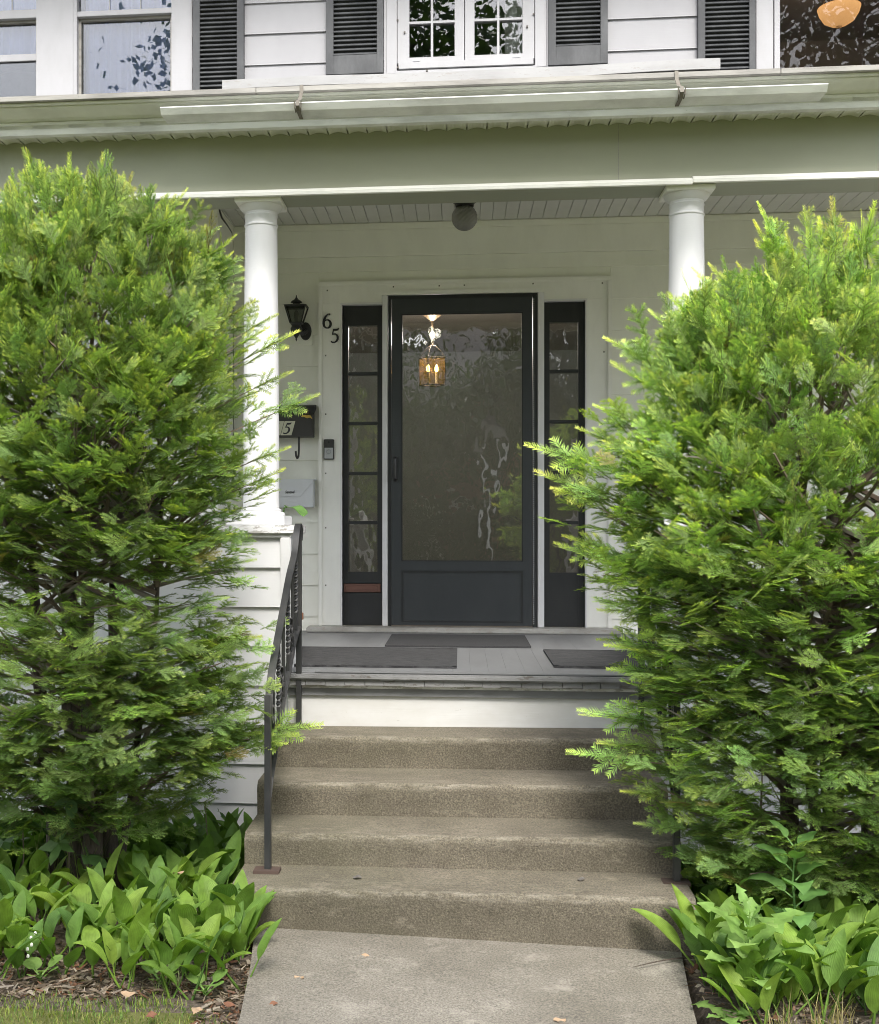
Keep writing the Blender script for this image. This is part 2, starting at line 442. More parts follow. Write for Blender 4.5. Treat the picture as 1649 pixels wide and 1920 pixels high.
struct(MB().box(-120, 120, -16, -8.5, -.2, -.075).build('road', 'asphalt', origin=(0,0,-.1)))

# ================================================================ house
house = empty('house', (-1, 9, 0), 'white clapboard house with grey shutters and a columned front porch', 'house')
def hp(mb, name, m, parent=house, **k): return mb.build(name, m, parent, **k)

def clap(parent, Y, x0, x1, z0, z1, step, zline, holes, material, proud=.017):
    zs = []
    k = math.floor((z0 - zline)/step)
    z = zline + k*step
    while z < z1 - .01:
        a, b_ = max(z, z0), min(z + step, z1)
        if b_ - a > .012: zs.append((a, b_))
        z += step
    for a, b_ in zs:
        segs = [(x0, x1, a, b_)]
        for hx0, hx1, hz0, hz1 in holes:
            new = []
            for sx0, sx1, sa, sb in segs:
                if sx1 <= hx0 or sx0 >= hx1 or sb <= hz0 or sa >= hz1: new.append((sx0, sx1, sa, sb)); continue
                if sx0 < hx0: new.append((sx0, hx0, sa, sb))
                if sx1 > hx1: new.append((hx1, sx1, sa, sb))
                lo, hi = max(sx0, hx0), min(sx1, hx1)
                if sb > hz1 + .015: new.append((lo, hi, hz1, sb))
                if sa < hz0 - .015: new.append((lo, hi, sa, hz0))
            segs = new
        for sx0, sx1, sa, sb in segs:
            if sx1 - sx0 < .02: continue
            # long rows are made of butted boards
            cuts = [sx0]
            while sx1 - cuts[-1] > 3.2: cuts.append(cuts[-1] + R.uniform(1.6, 2.6))
            cuts.append(sx1)
            for ca, cb in zip(cuts[:-1], cuts[1:]):
                j = R.uniform(-.0012, .0012)
                m2 = MB().prism_x([(Y, sa), (Y - proud + j, sa), (Y - proud + j + .001, sa + .006), (Y - .005, sb), (Y, sb)], ca + .0006, cb - .0006)
                m2.build('clapboard', material, parent)

XBAY = PX(410, 6.82)                       # corner of the bay
# --- lower wall with the entrance opening
cas_l, cas_r = wx(600), wx(1145)
cas_t = wz(527)
op_l, op_r, op_t = wx(643), wx(1097), wz(562)
wall = hp(MB().box(XL, op_l, YW, YW+.16, -.1, ZC+.25).box(op_r, XR, YW, YW+.16, -.1, ZC+.25)
          .box(op_l, op_r, YW, YW+.16, op_t+.04, ZC+.25).box(op_l, op_r, YW, YW+.16, -.1, FLOOR-.02), 'wall', 'porch_white')
clap(wall, YW, XBAY, XR, FLOOR, wz(478), .190, PZ(590, 979.9, YW), [(cas_l, cas_r, 0, cas_t)], 'porch_white', .016)
hp(MB().box(XBAY, XR, YW-.022, YW, wz(478)+.001, wz(428)), 'frieze_board', 'porch_white')
hp(MB().box(XBAY, XR, YW-.03, YW, wz(428)+.001, ZC), 'crown_moulding', 'porch_white', bevel=.004)

# --- bay at the end of the porch
bay = hp(MB().box(XL, XBAY, 6.82, YW+.05, 0, ZC+.1), 'bay_wall', 'porch_white')
bw = (PX(300, 6.8) - .62, PX(300, 6.8), FLOOR + .55, FLOOR + 1.95)
clap(bay, 6.82, XL, XBAY-.103, FLOOR, ZC-.12, .190, PZ(590, 979.9, YW), [bw], 'porch_white', .016)
MB().box(XBAY-.103, XBAY+.003, 6.795, 6.82, FLOOR, ZC-.001).build('corner_board', 'trim_cream', bay, bevel=.003)
MB().box(XL, XBAY-.103, 6.80, 6.82, ZC-.12, ZC-.001).build('frieze_board', 'trim_cream', bay)
bwin = hp(MB().box(bw[0], bw[0]+.09, 6.785, 6.822, bw[2], bw[3]).box(bw[1]-.09, bw[1], 6.785, 6.822, bw[2], bw[3])
          .box(bw[0]+.09, bw[1]-.09, 6.785, 6.822, bw[3]-.09, bw[3]).box(bw[0]+.09, bw[1]-.09, 6.785, 6.822, bw[2], bw[2]+.07), 'window', 'white_paint')
MB().box(bw[0]+.09, bw[1]-.09, 6.806, 6.812, bw[2]+.07, bw[3]-.09).build('pane', 'tree_window', bwin)
MB().box(bw[0]+.09, bw[1]-.09, 6.795, 6.82, (bw[2]+bw[3])/2-.02, (bw[2]+bw[3])/2+.02).build('sash_rail', 'white_paint', bwin)

# --- porch ceiling of narrow beaded planks
ceil = hp(MB().box(XL, XR, YB1-.05, YW, ZC+.014, ZC+.04), 'porch_ceiling', 'ceiling_paint')
w_ = .074; k = int((XR - XL)/w_)
for i in range(k):
    x0 = XL + i*w_
    MB().prism_y([(x0+.0025, ZC), (x0+w_-.0025, ZC), (x0+w_-.0005, ZC+.005), (x0+w_-.0005, ZC+.0135), (x0+.0005, ZC+.0135), (x0+.0005, ZC+.005)], YB1, YW-.031).build('plank', 'ceiling_paint', ceil)

# --- porch floor of painted planks
XS0 = PX(545, 5.31); XS1 = PX(1288, 5.47) - (PX(545, 5.31) - PX(490, 5.47))
fl = hp(MB().box(XS0, XS1, 5.22, 5.61, FLOOR-.10, FLOOR-.022).box(XL, XR, 5.611, YW, FLOOR-.10, FLOOR-.022), 'porch_floor', 'floor_grey')
w_ = (XS1-XS0)/20; xs_ = XS0 - w_*math.floor((XS0-XL)/w_); k = int((XR - xs_)/w_)
for i in range(k):
    x0 = xs_ + i*w_; dz = R.uniform(-.0002, .0002)
    yf0 = 5.215 if (x0 > XS0 - .01 and x0 + w_ < XS1 + .01) else 5.612
    MB().box(x0+.0003, x0+w_-.0003, yf0, YW, FLOOR-.021, FLOOR+dz).build('plank', 'floor_grey', fl)
# worn nosing of the floor and the white skirt under it
nos = hp(MB().box(XS0, XS1, 5.17, 5.2145, FLOOR-.027, FLOOR-.003), 'floor_nosing', 'floor_edge', bevel=.006)
x = XS0
while x < XS1-.02:                                  # ends of the floor boards
    w2 = min(R.uniform(.075,.09), XS1-x)
    MB().box(x+.001, x+w2-.001, 5.186, 5.217, FLOOR-.050-R.uniform(0,.004), FLOOR-.0275).build('board_end', 'floor_edge', nos)
    x += w2
hp(MB().box(XS0+.12, XS1-.1, 5.205, 5.235, FLOOR-.0005, FLOOR+.006), 'floor_batten', 'floor_grey', bevel=.002)
hp(MB().box(XS0, XS1, 5.215, 5.245, FLOOR-.068, FLOOR-.052), 'skirt_moulding', 'peeling_white', bevel=.004)
hp(MB().box(XS0, XS1, 5.235, 5.30, .30, FLOOR-.067), 'skirt_board', 'skirt_white', bevel=.002)

# --- beam above the columns
hp(MB().box(XL, XR, YB0, YB1, ZB, ZS+.06), 'porch_beam', 'beam_shade_olive')
xj = PX(1300, 5.33)
for a, b_, dz in ((XL, xj-.001, 0), (xj+.001, XR, .006)):
    hp(MB().prism_x([(YB0-.001, ZB-.010+dz), (YB0-.022, ZB-.010+dz), (YB0-.022, ZB+.004+dz), (YB0-.014, ZB+.016+dz), (YB0-.001, ZB+.021+dz)], a, b_), 'beam_moulding', 'trim_cream')
hp(MB().box(PX(1160, YB0)-.0012, PX(1160, YB0)+.0012, YB0-.0015, YB0+.01, ZB+.02, ZS), 'beam_joint', 'eave_grime_sash_shade')
# --- soffit of ribbed panels, fascia, cove and roof edge
sof = hp(MB().box(XL, XR, 5.20, YB0+.02, ZS+.012, ZS+.03), 'soffit', 'soffit_paint')
w_ = .0875; k = int((XR-XL)/w_)
zf = PZ(825, 225, 5.20)
for i in range(k):
    x0 = XL + i*w_
    prof = []; nseg = 6
    vs_ = []; fs_ = []
    for s in range(nseg+1):
        u = s/nseg; xx = x0 + .003 + (w_-.006)*u
        sag = .010*math.sin(math.pi*u)                      # panels bow up a little at the back, leaving dark gaps
        vs_ += [(xx, 5.202, zf), (xx, YB0-.001, ZS - .006 + sag)]
    for s in range(nseg): fs_.append((2*s, 2*s+1, 2*s+3, 2*s+2))
    mm = MB().add(vs_, fs_)
    xx = x0 + w_
    mm.add([(xx-.003, 5.202, zf), (xx+.003, 5.202, zf), (xx+.003, YB0-.001, ZS+.008), (xx-.003, YB0-.001, ZS+.008)], [(0,1,2,3)])
    for q in range(1, 6):                                   # vent ribs
        xr = x0 + w_*q/6
        mm.box(xr-.0014, xr+.0014, 5.21, YB0-.012, zf-.0022 + 0*(ZS-zf), zf-.0002) if abs(ZS-zf) < .004 else None
    mm.build('soffit_panel', 'soffit_paint', sof)
Z1 = zf + .051
fas = hp(MB().box(XL, XR, 5.20, 5.235, zf-.006, Z1), 'fascia', 'fascia_white')
hp(MB().prism_x([(5.22, Z1+.001), (5.198, Z1+.001), (5.165, Z1+.006), (5.09, Z1+.026), (5.09, Z1+.030), (5.22, Z1+.030)], XL, XR), 'eave_cove', 'cove_paint')
hp(MB().box(XL, XR, 5.072, 5.22, Z1+.031, Z1+.040), 'drip_edge', 'cove_paint')
x = XL
for xe in (PX(480, 5.05), PX(1465, 5.05), XR):
    hp(MB().box(x+.001, xe-.001, 5.05, 5.22, Z1+.041, Z1+.064), 'roof_edge_strip', 'eave_grime_sash_shade', bevel=.002); x = xe
roof = hp(MB().prism_x([(5.06, Z1+.065), (YW, Z1+.36), (YW, Z1+.32), (5.3, Z1+.065)][::-1], XL, XR), 'porch_roof', 'roof_shingle')

# --- columns
def column(px):
    x = PX(px, 5.47); y = 5.47
    zb, zt = PZ(px, 968, 5.47), ZB
    r0, r1 = .083, .0735
    col = empty_part('column', (x, y, zb))
    prof = []
    for i in range(13):
        u = i/12; z = zb + .035 + (zt - .12 - zb - .035)*u
        prof.append((r0 + (r1 - r0)*(u**1.6), z))
    MB().lathe(prof, x, y, 40).build('shaft', 'white_paint', col, smooth=True)
    zz = zt - .12
    MB().lathe([(r1, zz), (r1+.004, zz+.004), (r1+.004, zz+.009), (r1, zz+.012), (r1, zz+.045), (r1+.003, zz+.049), (r1+.003, zz+.053), (r1, zz+.056),
                (r1+.001, zz+.066), (r1+.012, zz+.074), (r1+.022, zz+.086), (r1+.026, zz+.095)], x, y, 40).build('capital', 'white_paint', col, smooth=True)
    a = .105
    MB().box(x-a, x+a, y-a, y+a, zt-.0245, zt-.001).build('abacus', 'trim_cream', col, bevel=.003)
    MB().lathe([(r0+.022, zb), (r0+.026, zb+.008), (r0+.022, zb+.017), (r0+.008, zb+.021), (r0+.010, zb+.028), (r0+.003, zb+.035)], x, y, 40).build('base', 'white_paint', col, smooth=True)
    return col
def empty_part(name, loc, parent=house):
    o = bpy.data.objects.new(name, None); C.objects.link(o); o.parent = parent
    o.location = Vector(loc) - WORLD[parent.name]; WORLD[o.name] = Vector(loc); o.empty_display_size = .1
    return o
column(490); column(1288)
# --- half walls under the columns, clapboarded down to the ground
ZCAP = PZ(490, 968, 5.47)
for x0, x1, cl in ((XL, XS0-.002, 0), (XS1+.002, XR, 0)):
    hw = hp(MB().box(x0, x1, 5.325, 5.60, -.1, ZCAP-.09), 'porch_half_wall', 'siding_white')
    left = x0 < XS0 - .5
    cb = (x1-.042, x1+.004) if left else (x0-.004, x0+.042)
    clap(hw, 5.325, (x0 if left else cb[1]), (cb[0] if left else x1), -.05, ZCAP-.105, .175, PZ(520, 1138, 5.31), [], 'siding_white', .021)
    MB().box(cb[0], cb[1], 5.295, 5.61, -.05, ZCAP-.095).build('corner_board', 'siding_white', hw, bevel=.004)
    MB().box(min(cb[0],x0) if left else cb[0], cb[1] if left else x1, 5.30, 5.61, ZCAP-.0945, ZCAP-.080).build('moulding', 'white_paint', hw)
    ex = (x0, x1+.028) if left else (x0-.028, x1)
    MB().box(ex[0], ex[1], 5.285, 5.655, ZCAP-.0795, ZCAP-.042).build('cap_board', 'peeling_white', hw, bevel=.004)
    cx = PX(490, 5.47) if left else PX(1288, 5.47)
    MB().box(cx-.14, cx+.125 if left else cx+.14, 5.345, 5.60, ZCAP-.0415, ZCAP+.002).build('plinth', 'white_paint', hw, bevel=.004)

# --- entrance: casing, sidelights, storm door
ent = empty_part('door_surround', ((cas_l+cas_r)/2, YW, FLOOR))
ZSILL = FLOOR + .032
jl0, jl1 = wx(718), wx(728); jr0, jr1 = wx(1008), wx(1020)
sl = (wx(643), wx(718)); sr = (wx(1020), wx(1097))
ct = cas_t
yc = YW - .030
tl = wz(569)     # top of sidelights
td = wz(553)     # under the head of the door frame
MB().box(cas_l, sl[0], yc, YW, ZSILL+.001, tl+.012).build('casing_board', 'trim_cream', ent, bevel=.002)
MB().box(sr[1], cas_r, yc, YW, ZSILL+.001, tl+.012).build('casing_board', 'trim_cream', ent, bevel=.002)
MB().box(cas_l, jl0-.001, yc, YW, tl+.0125, ct).box(jl0-.001, jr1+.001, yc, YW, td+.002, ct).box(jr1+.001, cas_r, yc, YW, tl+.0125, ct).build('casing_head', 'trim_cream', ent)
# outer back-band of the casing
bb = .020
MB().box(cas_l-.004, cas_l+bb, yc-.016, yc-.0005, ZSILL, ct-bb).build('back_band', 'trim_cream', ent, bevel=.004)
MB().box(cas_r-bb, cas_r+.004, yc-.016, yc-.0005, ZSILL, ct-bb).build('back_band', 'trim_cream', ent, bevel=.004)
MB().box(cas_l-.004, cas_r+.004, yc-.016, yc-.0005, ct-bb+.001, ct+.006).build('back_band', 'trim_cream', ent, bevel=.004)
# slim bead round the storm door and the sidelights
MB().box(jl0, jl1, yc-.014, YW+.10, ZSILL+.001, td).build('jamb', 'white_paint', ent, bevel=.003)
MB().box(jr0, jr1, yc-.014, YW+.10, ZSILL+.001, td).build('jamb', 'white_paint', ent, bevel=.003)
MB().box(jl0, jr1, yc-.014, YW+.10, td+.0005, td+.028).build('jamb_head', 'trim_cream', ent, bevel=.003)
for a, b_ in ((sl[0]-.012, jl0-.001), (jr1+.001, sr[1]+.012)):
    MB().box(a, b_, yc-.006, YW+.02, tl, tl+.011).build('bead', 'white_paint', ent)
for a in (sl[0]-.010, sr[1]):
    MB().box(a, a+.010, yc-.006, YW+.02, ZSILL+.001, tl-.0005).build('bead', 'white_paint', ent)
sillo = hp(MB().box(wx(580), wx(1160), YW-.145, YW-.002, FLOOR+.001, ZSILL), 'door_sill', 'sill_wood', bevel=.005)
R2 = random.Random(5)
nl = MB()
for px, py in ((824,536),(738,538),(871,535),(1000,532),(1130,531),(611,667),(611,777),(611,888),(611,990),(614,545),(611,1098),(1133,660)):
    p_ = P(px, py, yc); nl.box(p_.x-.004, p_.x+.004, yc-.0012, yc+.002, p_.z-.003, p_.z+.006)
nl.build('nail_stain', 'nail', ent)

def sidelight(x0, x1, pxs, slot):
    yf = YW + .012
    g0, g1 = PX(pxs[0], yf), PX(pxs[1], yf)
    zt, zbm = PZ(870, 607, yf), PZ(870, 1073, yf)
    s = hp(MB().box(x0, g0, yf, yf+.045, ZSILL+.001, tl).box(g1, x1, yf, yf+.045, ZSILL+.001, tl)
           .box(g0, g1, yf, yf+.045, zt, tl).box(g0, g1, yf+.001, yf+.045, ZSILL+.001, zbm), 'sidelight', 'door_black')
    ms = [PZ(870, v, yf) for v in (698, 792, 887, 980)]
    edges = [zt] + ms + [zbm]
    for z in ms: MB().box(g0, g1, yf+.004, yf+.03, z-.010, z+.010).build('muntin', 'door_black', s, bevel=.002)
    for i in range(5):
        a, b_ = edges[i] - (.010 if i else 0), edges[i+1] + (.010 if i < 4 else 0)
        MB().box(g0, g1, yf+.015, yf+.019, b_, a).build('pane', 'old_glass', s)
    if slot:
        za, zb2 = PZ(680, 1111, yf), PZ(680, 1094, yf)
        sm = MB().box(x0+.004, x1-.012, yf-.006, yf-.0003, za, zb2).build('mail_slot', 'copper', s, bevel=.003)
        xa, xb = x0+.035, x1-.045; zc_ = (za+zb2)/2; r_ = (zb2-za)*.30
        pts = [(xb + r_*math.cos(t), yf-.007, zc_ + r_*math.sin(t)) for t in np.linspace(-math.pi/2, math.pi/2, 9)] + \
              [(xa + r_*math.cos(t), yf-.007, zc_ + r_*math.sin(t)) for t in np.linspace(math.pi/2, 3*math.pi/2, 9)]
        pts.append(pts[0]); MB().tube(pts, .0022, 5).build('slot_rim', 'copper', sm)
        MB().box(xa, xb, yf-.0085, yf-.0062, zc_-r_*.5, zc_+r_*.5).build('slot_flap', 'copper', sm, bevel=.001)
    return s
sidelight(sl[0], sl[1], (653.5, 708), True)
sidelight(sr[0], sr[1], (1031, 1085), False)

yd = YW - .040
dl, dr = wx(729), wx(1007.5)
dt = td - .003
sd_ = empty_part('storm_door', ((dl+dr)/2, yd, ZSILL))
fw = .018
MB().box(dl, dl+fw, yd+.002, YW+.03, ZSILL+.002, dt).box(dr-fw*1.5, dr, yd+.002, YW+.03, ZSILL+.002, dt).box(dl+fw, dr-fw*1.5, yd+.002, YW+.03, dt-.022, dt).build('door_frame', 'door_black', sd_)
lx0, lx1, lz1 = dl+fw+.002, dr-fw*1.5-.004, dt-.024
gx0, gx1 = PX(753, yd), PX(981, yd)
gz0, gz1 = PZ(870, 1053, yd), PZ(870, 587, yd)
zk1, zk0 = PZ(870, 1070, yd), PZ(870, 1168, yd)
leaf = MB().box(lx0, gx0, yd-.012, yd+.02, ZSILL+.008, lz1).box(gx1, lx1, yd-.012, yd+.02, ZSILL+.008, lz1)
leaf.box(gx0, gx1, yd-.012, yd+.02, gz1, lz1).box(gx0, gx1, yd-.012, yd+.02, zk1, gz0).box(gx0, gx1, yd-.012, yd+.02, ZSILL+.008, zk0)
leaf.build('door_leaf', 'door_panel', sd_)
MB().box(gx0, gx1, yd-.004, yd+.015, zk0, zk1).build('kick_panel', 'door_panel', sd_)
MB().box(gx0, gx0+.012, yd-.009, yd-.0045, zk0+.012, zk1-.012).box(gx1-.012, gx1, yd-.009, yd-.0045, zk0+.012, zk1-.012).box(gx0, gx1, yd-.009, yd-.0045, zk1-.012, zk1).box(gx0, gx1, yd-.009, yd-.0045, zk0, zk0+.012).build('panel_bead', 'door_black', sd_)
MB().box(gx0, gx1, yd, yd+.004, gz0, gz1).build('pane', 'storm_glass', sd_)
MB().box(gx0, gx0+.007, yd-.008, yd-.0005, gz0, gz1).box(gx1-.007, gx1, yd-.008, yd-.0005, gz0, gz1).box(gx0, gx1, yd-.008, yd-.0005, gz1-.007, gz1).box(gx0, gx1, yd-.008, yd-.0005, gz0, gz0+.007).build('glazing_bead', 'door_black', sd_)
# handle
hx = PX(742, yd); hz0, hz1 = PZ(742, 897, yd), PZ(742, 862, yd)
h = MB().box(hx-.012, hx+.012, yd-.020, yd-.0125, hz0-.02, hz1+.02)
h.tube([(hx, yd-.02, hz1+.008), (hx, yd-.055, hz1), (hx, yd-.060, (hz0+hz1)/2), (hx, yd-.055, hz0), (hx, yd-.02, hz0-.008)], .008, 8)
h.build('handle', 'iron_black', sd_, smooth=True)
# full-length piano hinge, small knuckles catching the light
hg = MB(); z = ZSILL+.02
xh = PX(1001, yd)
while z < lz1 - .01:
    hg.box(xh-.0028, xh+.0028, yd-.017, yd-.0125, z, z+.008); z += .0125
hg.build('hinge', 'button_silver', sd_)

# --- hall behind the door
hx0, hx1, hy1 = op_l-.35, op_r+.55, 11.6
HC = FLOOR + 2.30
hall = MB()
hall.add([(hx0,YW+.165,FLOOR),(hx1,YW+.165,FLOOR),(hx1,hy1,FLOOR),(hx0,hy1,FLOOR),(hx0,YW+.165,HC),(hx1,YW+.165,HC),(hx1,hy1,HC),(hx0,hy1,HC)],
         [(0,1,2,3),(3,2,6,7),(0,3,7,4),(1,5,6,2)], 0)
hall.m[0] = 2
hall.add([(hx0,YW+.165,HC-.001),(hx1,YW+.165,HC-.001),(hx1,hy1,HC-.001),(hx0,hy1,HC-.001)], [(0,3,2,1)], 1)
hall.build('hall', ['hall_brown','hall_ceiling','hall_floor'], house)
# --- upper wall
ZU0, ZU1 = Z1+.20, 5.55
uz = lambda py, px: PZ(px, py, YW)
W1 = (PX(-95,YW), PX(362,YW), uz(195,150), 5.32)         # twin window with trim
W2 = (wx(725), wx(1025), uz(140,870), 5.2)              # casement pair
W3 = (PX(1417,YW), PX(1900,YW), uz(150,1500), 5.32)
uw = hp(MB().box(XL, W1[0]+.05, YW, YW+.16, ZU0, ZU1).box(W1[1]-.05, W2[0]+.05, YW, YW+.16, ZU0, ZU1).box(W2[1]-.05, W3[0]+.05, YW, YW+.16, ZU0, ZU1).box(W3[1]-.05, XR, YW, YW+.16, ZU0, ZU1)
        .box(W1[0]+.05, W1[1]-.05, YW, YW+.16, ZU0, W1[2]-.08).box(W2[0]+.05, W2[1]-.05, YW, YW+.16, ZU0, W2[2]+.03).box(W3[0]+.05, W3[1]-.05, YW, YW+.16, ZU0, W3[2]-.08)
        .box(W1[0]+.05, W1[1]-.05, YW, YW+.16, W1[3], ZU1).box(W2[0]+.05, W2[1]-.05, YW, YW+.16, W2[3], ZU1).box(W3[0]+.05, W3[1]-.05, YW, YW+.16, W3[3], ZU1), 'upper_wall', 'siding_upper_shade')
clap(uw, YW, XL, XR, ZU0, ZU1, .189, PZ(540,121,YW), [(W1[0], W1[1], ZU0, W1[3]), (W2[0], W2[1], ZU0, W2[3]), (W3[0], W3[1], ZU0, W3[3])], 'siding_upper_shade', .016)
hp(MB().prism_x([(6.45, ZU1+.002), (YW+3.5, ZU1+.002), (YW+3.5, ZU1+1.9), (6.45, ZU1+.16)], XL-.3, XR+.3), 'roof', 'roof_shingle')  # unseen eave set low and deep to shade the upper wall
# dark rooms upstairs
for a, b_, mt in ((XL, wx(540), 'room_dark'), (wx(545), wx(1210), 'room_dark'), (wx(1215), XR, 'room_grey')):
    bx = MB().box(a+.02, b_-.02, YW+.17, 10.6, 3.45, 5.53); bx.f = [f for i, f in enumerate(bx.f) if i != 2]; bx.m = bx.m[:5]
    hp(bx, 'upstairs_room', mt)

def rect_frame(mb, x0, x1, z0, z1, t, y0, y1, tb=None):
    tb = tb or t
    mb.box(x0, x0+t, y0, y1, z0, z1).box(x1-t, x1, y0, y1, z0, z1).box(x0+t, x1-t, y0, y1, z1-t, z1).box(x0+t, x1-t, y0, y1, z0, z0+tb); return mb
yt = YW - .024
# twin double-hung window
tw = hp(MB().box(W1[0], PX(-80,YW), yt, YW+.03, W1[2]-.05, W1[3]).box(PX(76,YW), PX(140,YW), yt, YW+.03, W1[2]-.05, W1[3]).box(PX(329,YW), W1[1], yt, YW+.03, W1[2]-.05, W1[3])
        .box(W1[0], W1[1], yt-.004, YW+.03, W1[3]+.001, W1[3]+.12).box(W1[0]-.02, W1[1]+.02, yt-.03, YW+.03, W1[2]-.09, W1[2]-.051), 'window', 'window_white_shade', bevel=.003)
for (xa, xb, zr0, zr1, lowz, dark) in ((PX(-80,YW), PX(76,YW), uz(36,30), uz(20,30), W1[2]-.05, True), (PX(140,YW), PX(329,YW), uz(29,235), uz(19,235), W1[2]-.05, False)):
    rect_frame(MB(), xa, xb, lowz, W1[3], .020, yt+.004, YW+.05).build('window_frame', 'window_white_shade', tw)
    MB().box(xa+.02, xb-.02, yt+.010, YW+.05, zr0, zr1).build('meeting_rail', 'window_white_shade', tw, bevel=.002)
    u = MB().box(xa+.02, xb-.02, YW+.020, YW+.024, zr1, W1[3]-.02); u.build('pane', 'glass', tw)
    # lower sash set back; the shade of its frame is put into its dark colour
    rect_frame(MB(), xa+.02, xb-.02, lowz+.02, zr0-.001, .016, YW+.018, YW+.06, .03).build('sash', 'eave_grime_sash_shade', tw)
    MB().box(xa+.036, xb-.036, YW+.040, YW+.044, lowz+.05, zr0-.017).build('pane', 'glass', tw)
    if dark:
        zm = uz(105, 30); MB().box(xa+.036, xb-.036, YW+.024, YW+.038, zm-.022, zm+.022).build('sash_rail', 'window_white_shade', tw, bevel=.002)
    for t in (.33, .66): 
        xm = xa+.02+(xb-xa-.04)*t; MB().box(xm-.004, xm+.004, YW+.016, YW+.0195, zr1, W1[3]-.02).build('muntin', 'window_white_shade', tw)
# casement pair, two by two panes in view each
cw = hp(MB().box(W2[0], wx(745), yt, YW+.03, uz(141,730), W2[3]).box(wx(1003), W2[1], yt, YW+.03, uz(128,1015), W2[3]).box(wx(745)+.001, wx(1003)-.001, yt+.002, YW+.03, W2[3]-.1, W2[3])
        .box(wx(748), wx(1000), yt-.02, YW+.03, uz(130,870), uz(117,870)).box(wx(742), wx(1005), yt-.012, YW+.028, uz(145,870), uz(131,870)), 'window', 'window_white_shade', bevel=.003)
for e0, e1 in ((W2[0]-.013, W2[0]-.001), (W2[1]+.001, W2[1]+.013)):
    MB().box(e0, e1, yt-.006, YW+.02, uz(143,870), W2[3]).build('edge_bead', 'window_white_shade', cw)
zb_ = uz(116, 870)
for xa, xb, g0, g1, gm in ((wx(746), wx(871), wx(768), wx(853), wx(810.5)), (wx(872.5), wx(1002), wx(890), wx(980), wx(934.5))):
    zg0 = uz(106, 870); zmm = uz(40, 870); ztop = W2[3]-.13
    MB().box(xa, g0, yt+.006, YW+.03, zb_, W2[3]-.101).box(g1, xb, yt+.006, YW+.03, zb_, W2[3]-.101).box(g0, g1, yt+.006, YW+.03, zb_, zg0).box(g0, g1, yt+.006, YW+.03, ztop, W2[3]-.101).build('sash', 'window_white_shade', cw)
    zs_ = [zg0, zmm, zmm + (zmm-zg0), zmm + 2*(zmm-zg0), ztop]
    MB().box(gm-.007, gm+.007, yt+.010, YW+.028, zg0, ztop).build('muntin', 'window_white_shade', cw)
    for z in zs_[1:-1]:
        MB().box(g0, gm-.0072, yt+.010, YW+.028, z-.007, z+.007).build('muntin', 'window_white_shade', cw); MB().box(gm+.0072, g1, yt+.010, YW+.028, z-.007, z+.007).build('muntin', 'window_white_shade', cw)
    for i in range(4):
        for (a, b_) in ((g0, gm-.007), (gm+.007, g1)):
            MB().box(a, b_, YW+.006, YW+.009, zs_[i]+(.007 if i else 0), zs_[i+1]-(.007 if i < 3 else 0)).build('pane', 'glass', cw)
    for xq in (g0+.02+ (0 if xa < wx(800) else (g1-g0)*.72),):
        MB().box(xq, xq+.045, yt+.0005, yt+.0058, zb_+.008, zb_+.020).build('latch', 'mailbox_white', cw)
for px, py in ((746,37),(1001,26),(759,60),(989,49),(747,128),(801,134)):
    p_ = P(px, py, yt); MB().lathe([(.0055, 0), (.0055, .004)], 0, 0, 8).v
    MB().box(p_.x-.005, p_.x+.005, yt-.022 if py > 100 else yt-.003, yt+.008, p_.z-.005, p_.z+.005).build('screw', 'nail', cw)
# picture window on the right
rw = hp(MB().box(W3[0], PX(1449,YW), yt, YW+.03, W3[2]-.05, W3[3]).box(W3[1]-.09, W3[1], yt, YW+.03, W3[2]-.05, W3[3]).box(W3[0], W3[1], yt-.004, YW+.03, W3[3]+.001, W3[3]+.12).box(W3[0]-.02, W3[1]+.02, yt-.03, YW+.03, W3[2]-.09, W3[2]-.051), 'window', 'window_white_shade', bevel=.003)
MB().box(PX(1450.5,YW), PX(1461,YW), yt-.006, YW+.04, W3[2]-.05, W3[3]).build('window_frame', 'window_white_shade', rw, bevel=.003)
MB().box(PX(1461,YW), W3[1]-.091, YW+.012, YW+.016, W3[2]-.05, W3[3]).build('pane', 'glass_dim', rw)

# --- shutters with separate slats
def shutter(px0, px1, pg0, pg1, zlow, pbot):
    x0, x1, g0, g1 = wx(px0), wx(px1), wx(pg0), wx(pg1); pm = (px0+px1)/2
    z0, z1 = zlow, W2[3]+.1
    zg = uz(pbot, pm) if pbot else z0+.02
    y0, y1 = YW-.050, YW-.018
    s = hp(MB().box(x0, g0, y0, y1, z0, z1).box(g1, x1, y0, y1, z0, z1).box(g0, g1, y0+.001, y1, z0, zg).box(g0, g1, y0+.001, y1, z1-.06, z1), 'shutter', 'shutter_grey', bevel=.002)
    z = zg+.004; me = None
    while z < z1-.07:
        if me is None:
            lo = MB().prism_x([(y0+.004, z), (y0+.007, z-.003), (y1-.003, z+.020), (y1-.006, z+.023)], g0, g1).build('louver', 'shutter_grey', s)
            me = lo; zfirst = z
        else:
            c = me.copy(); C.objects.link(c); c.location = me.location + Vector((0,0,z-zfirst)); c.parent = s; WORLD[c.name] = WORLD[me.name]
        z += .0275
    MB().box(g0, g1, y1-.002, y1+.001, zg, z1-.06).build('backing', 'shutter_grey', s)
    return s
shutter(365, 460, 378, 447, uz(190,412), 0)
shutter(613, 720, 627, 708, uz(143.5,666), 108)
shutter(1027.5, 1138.5, 1042, 1125, uz(126,1082), 91)
shutter(1306.5, 1414, 1320, 1402, uz(150,1360), 0)
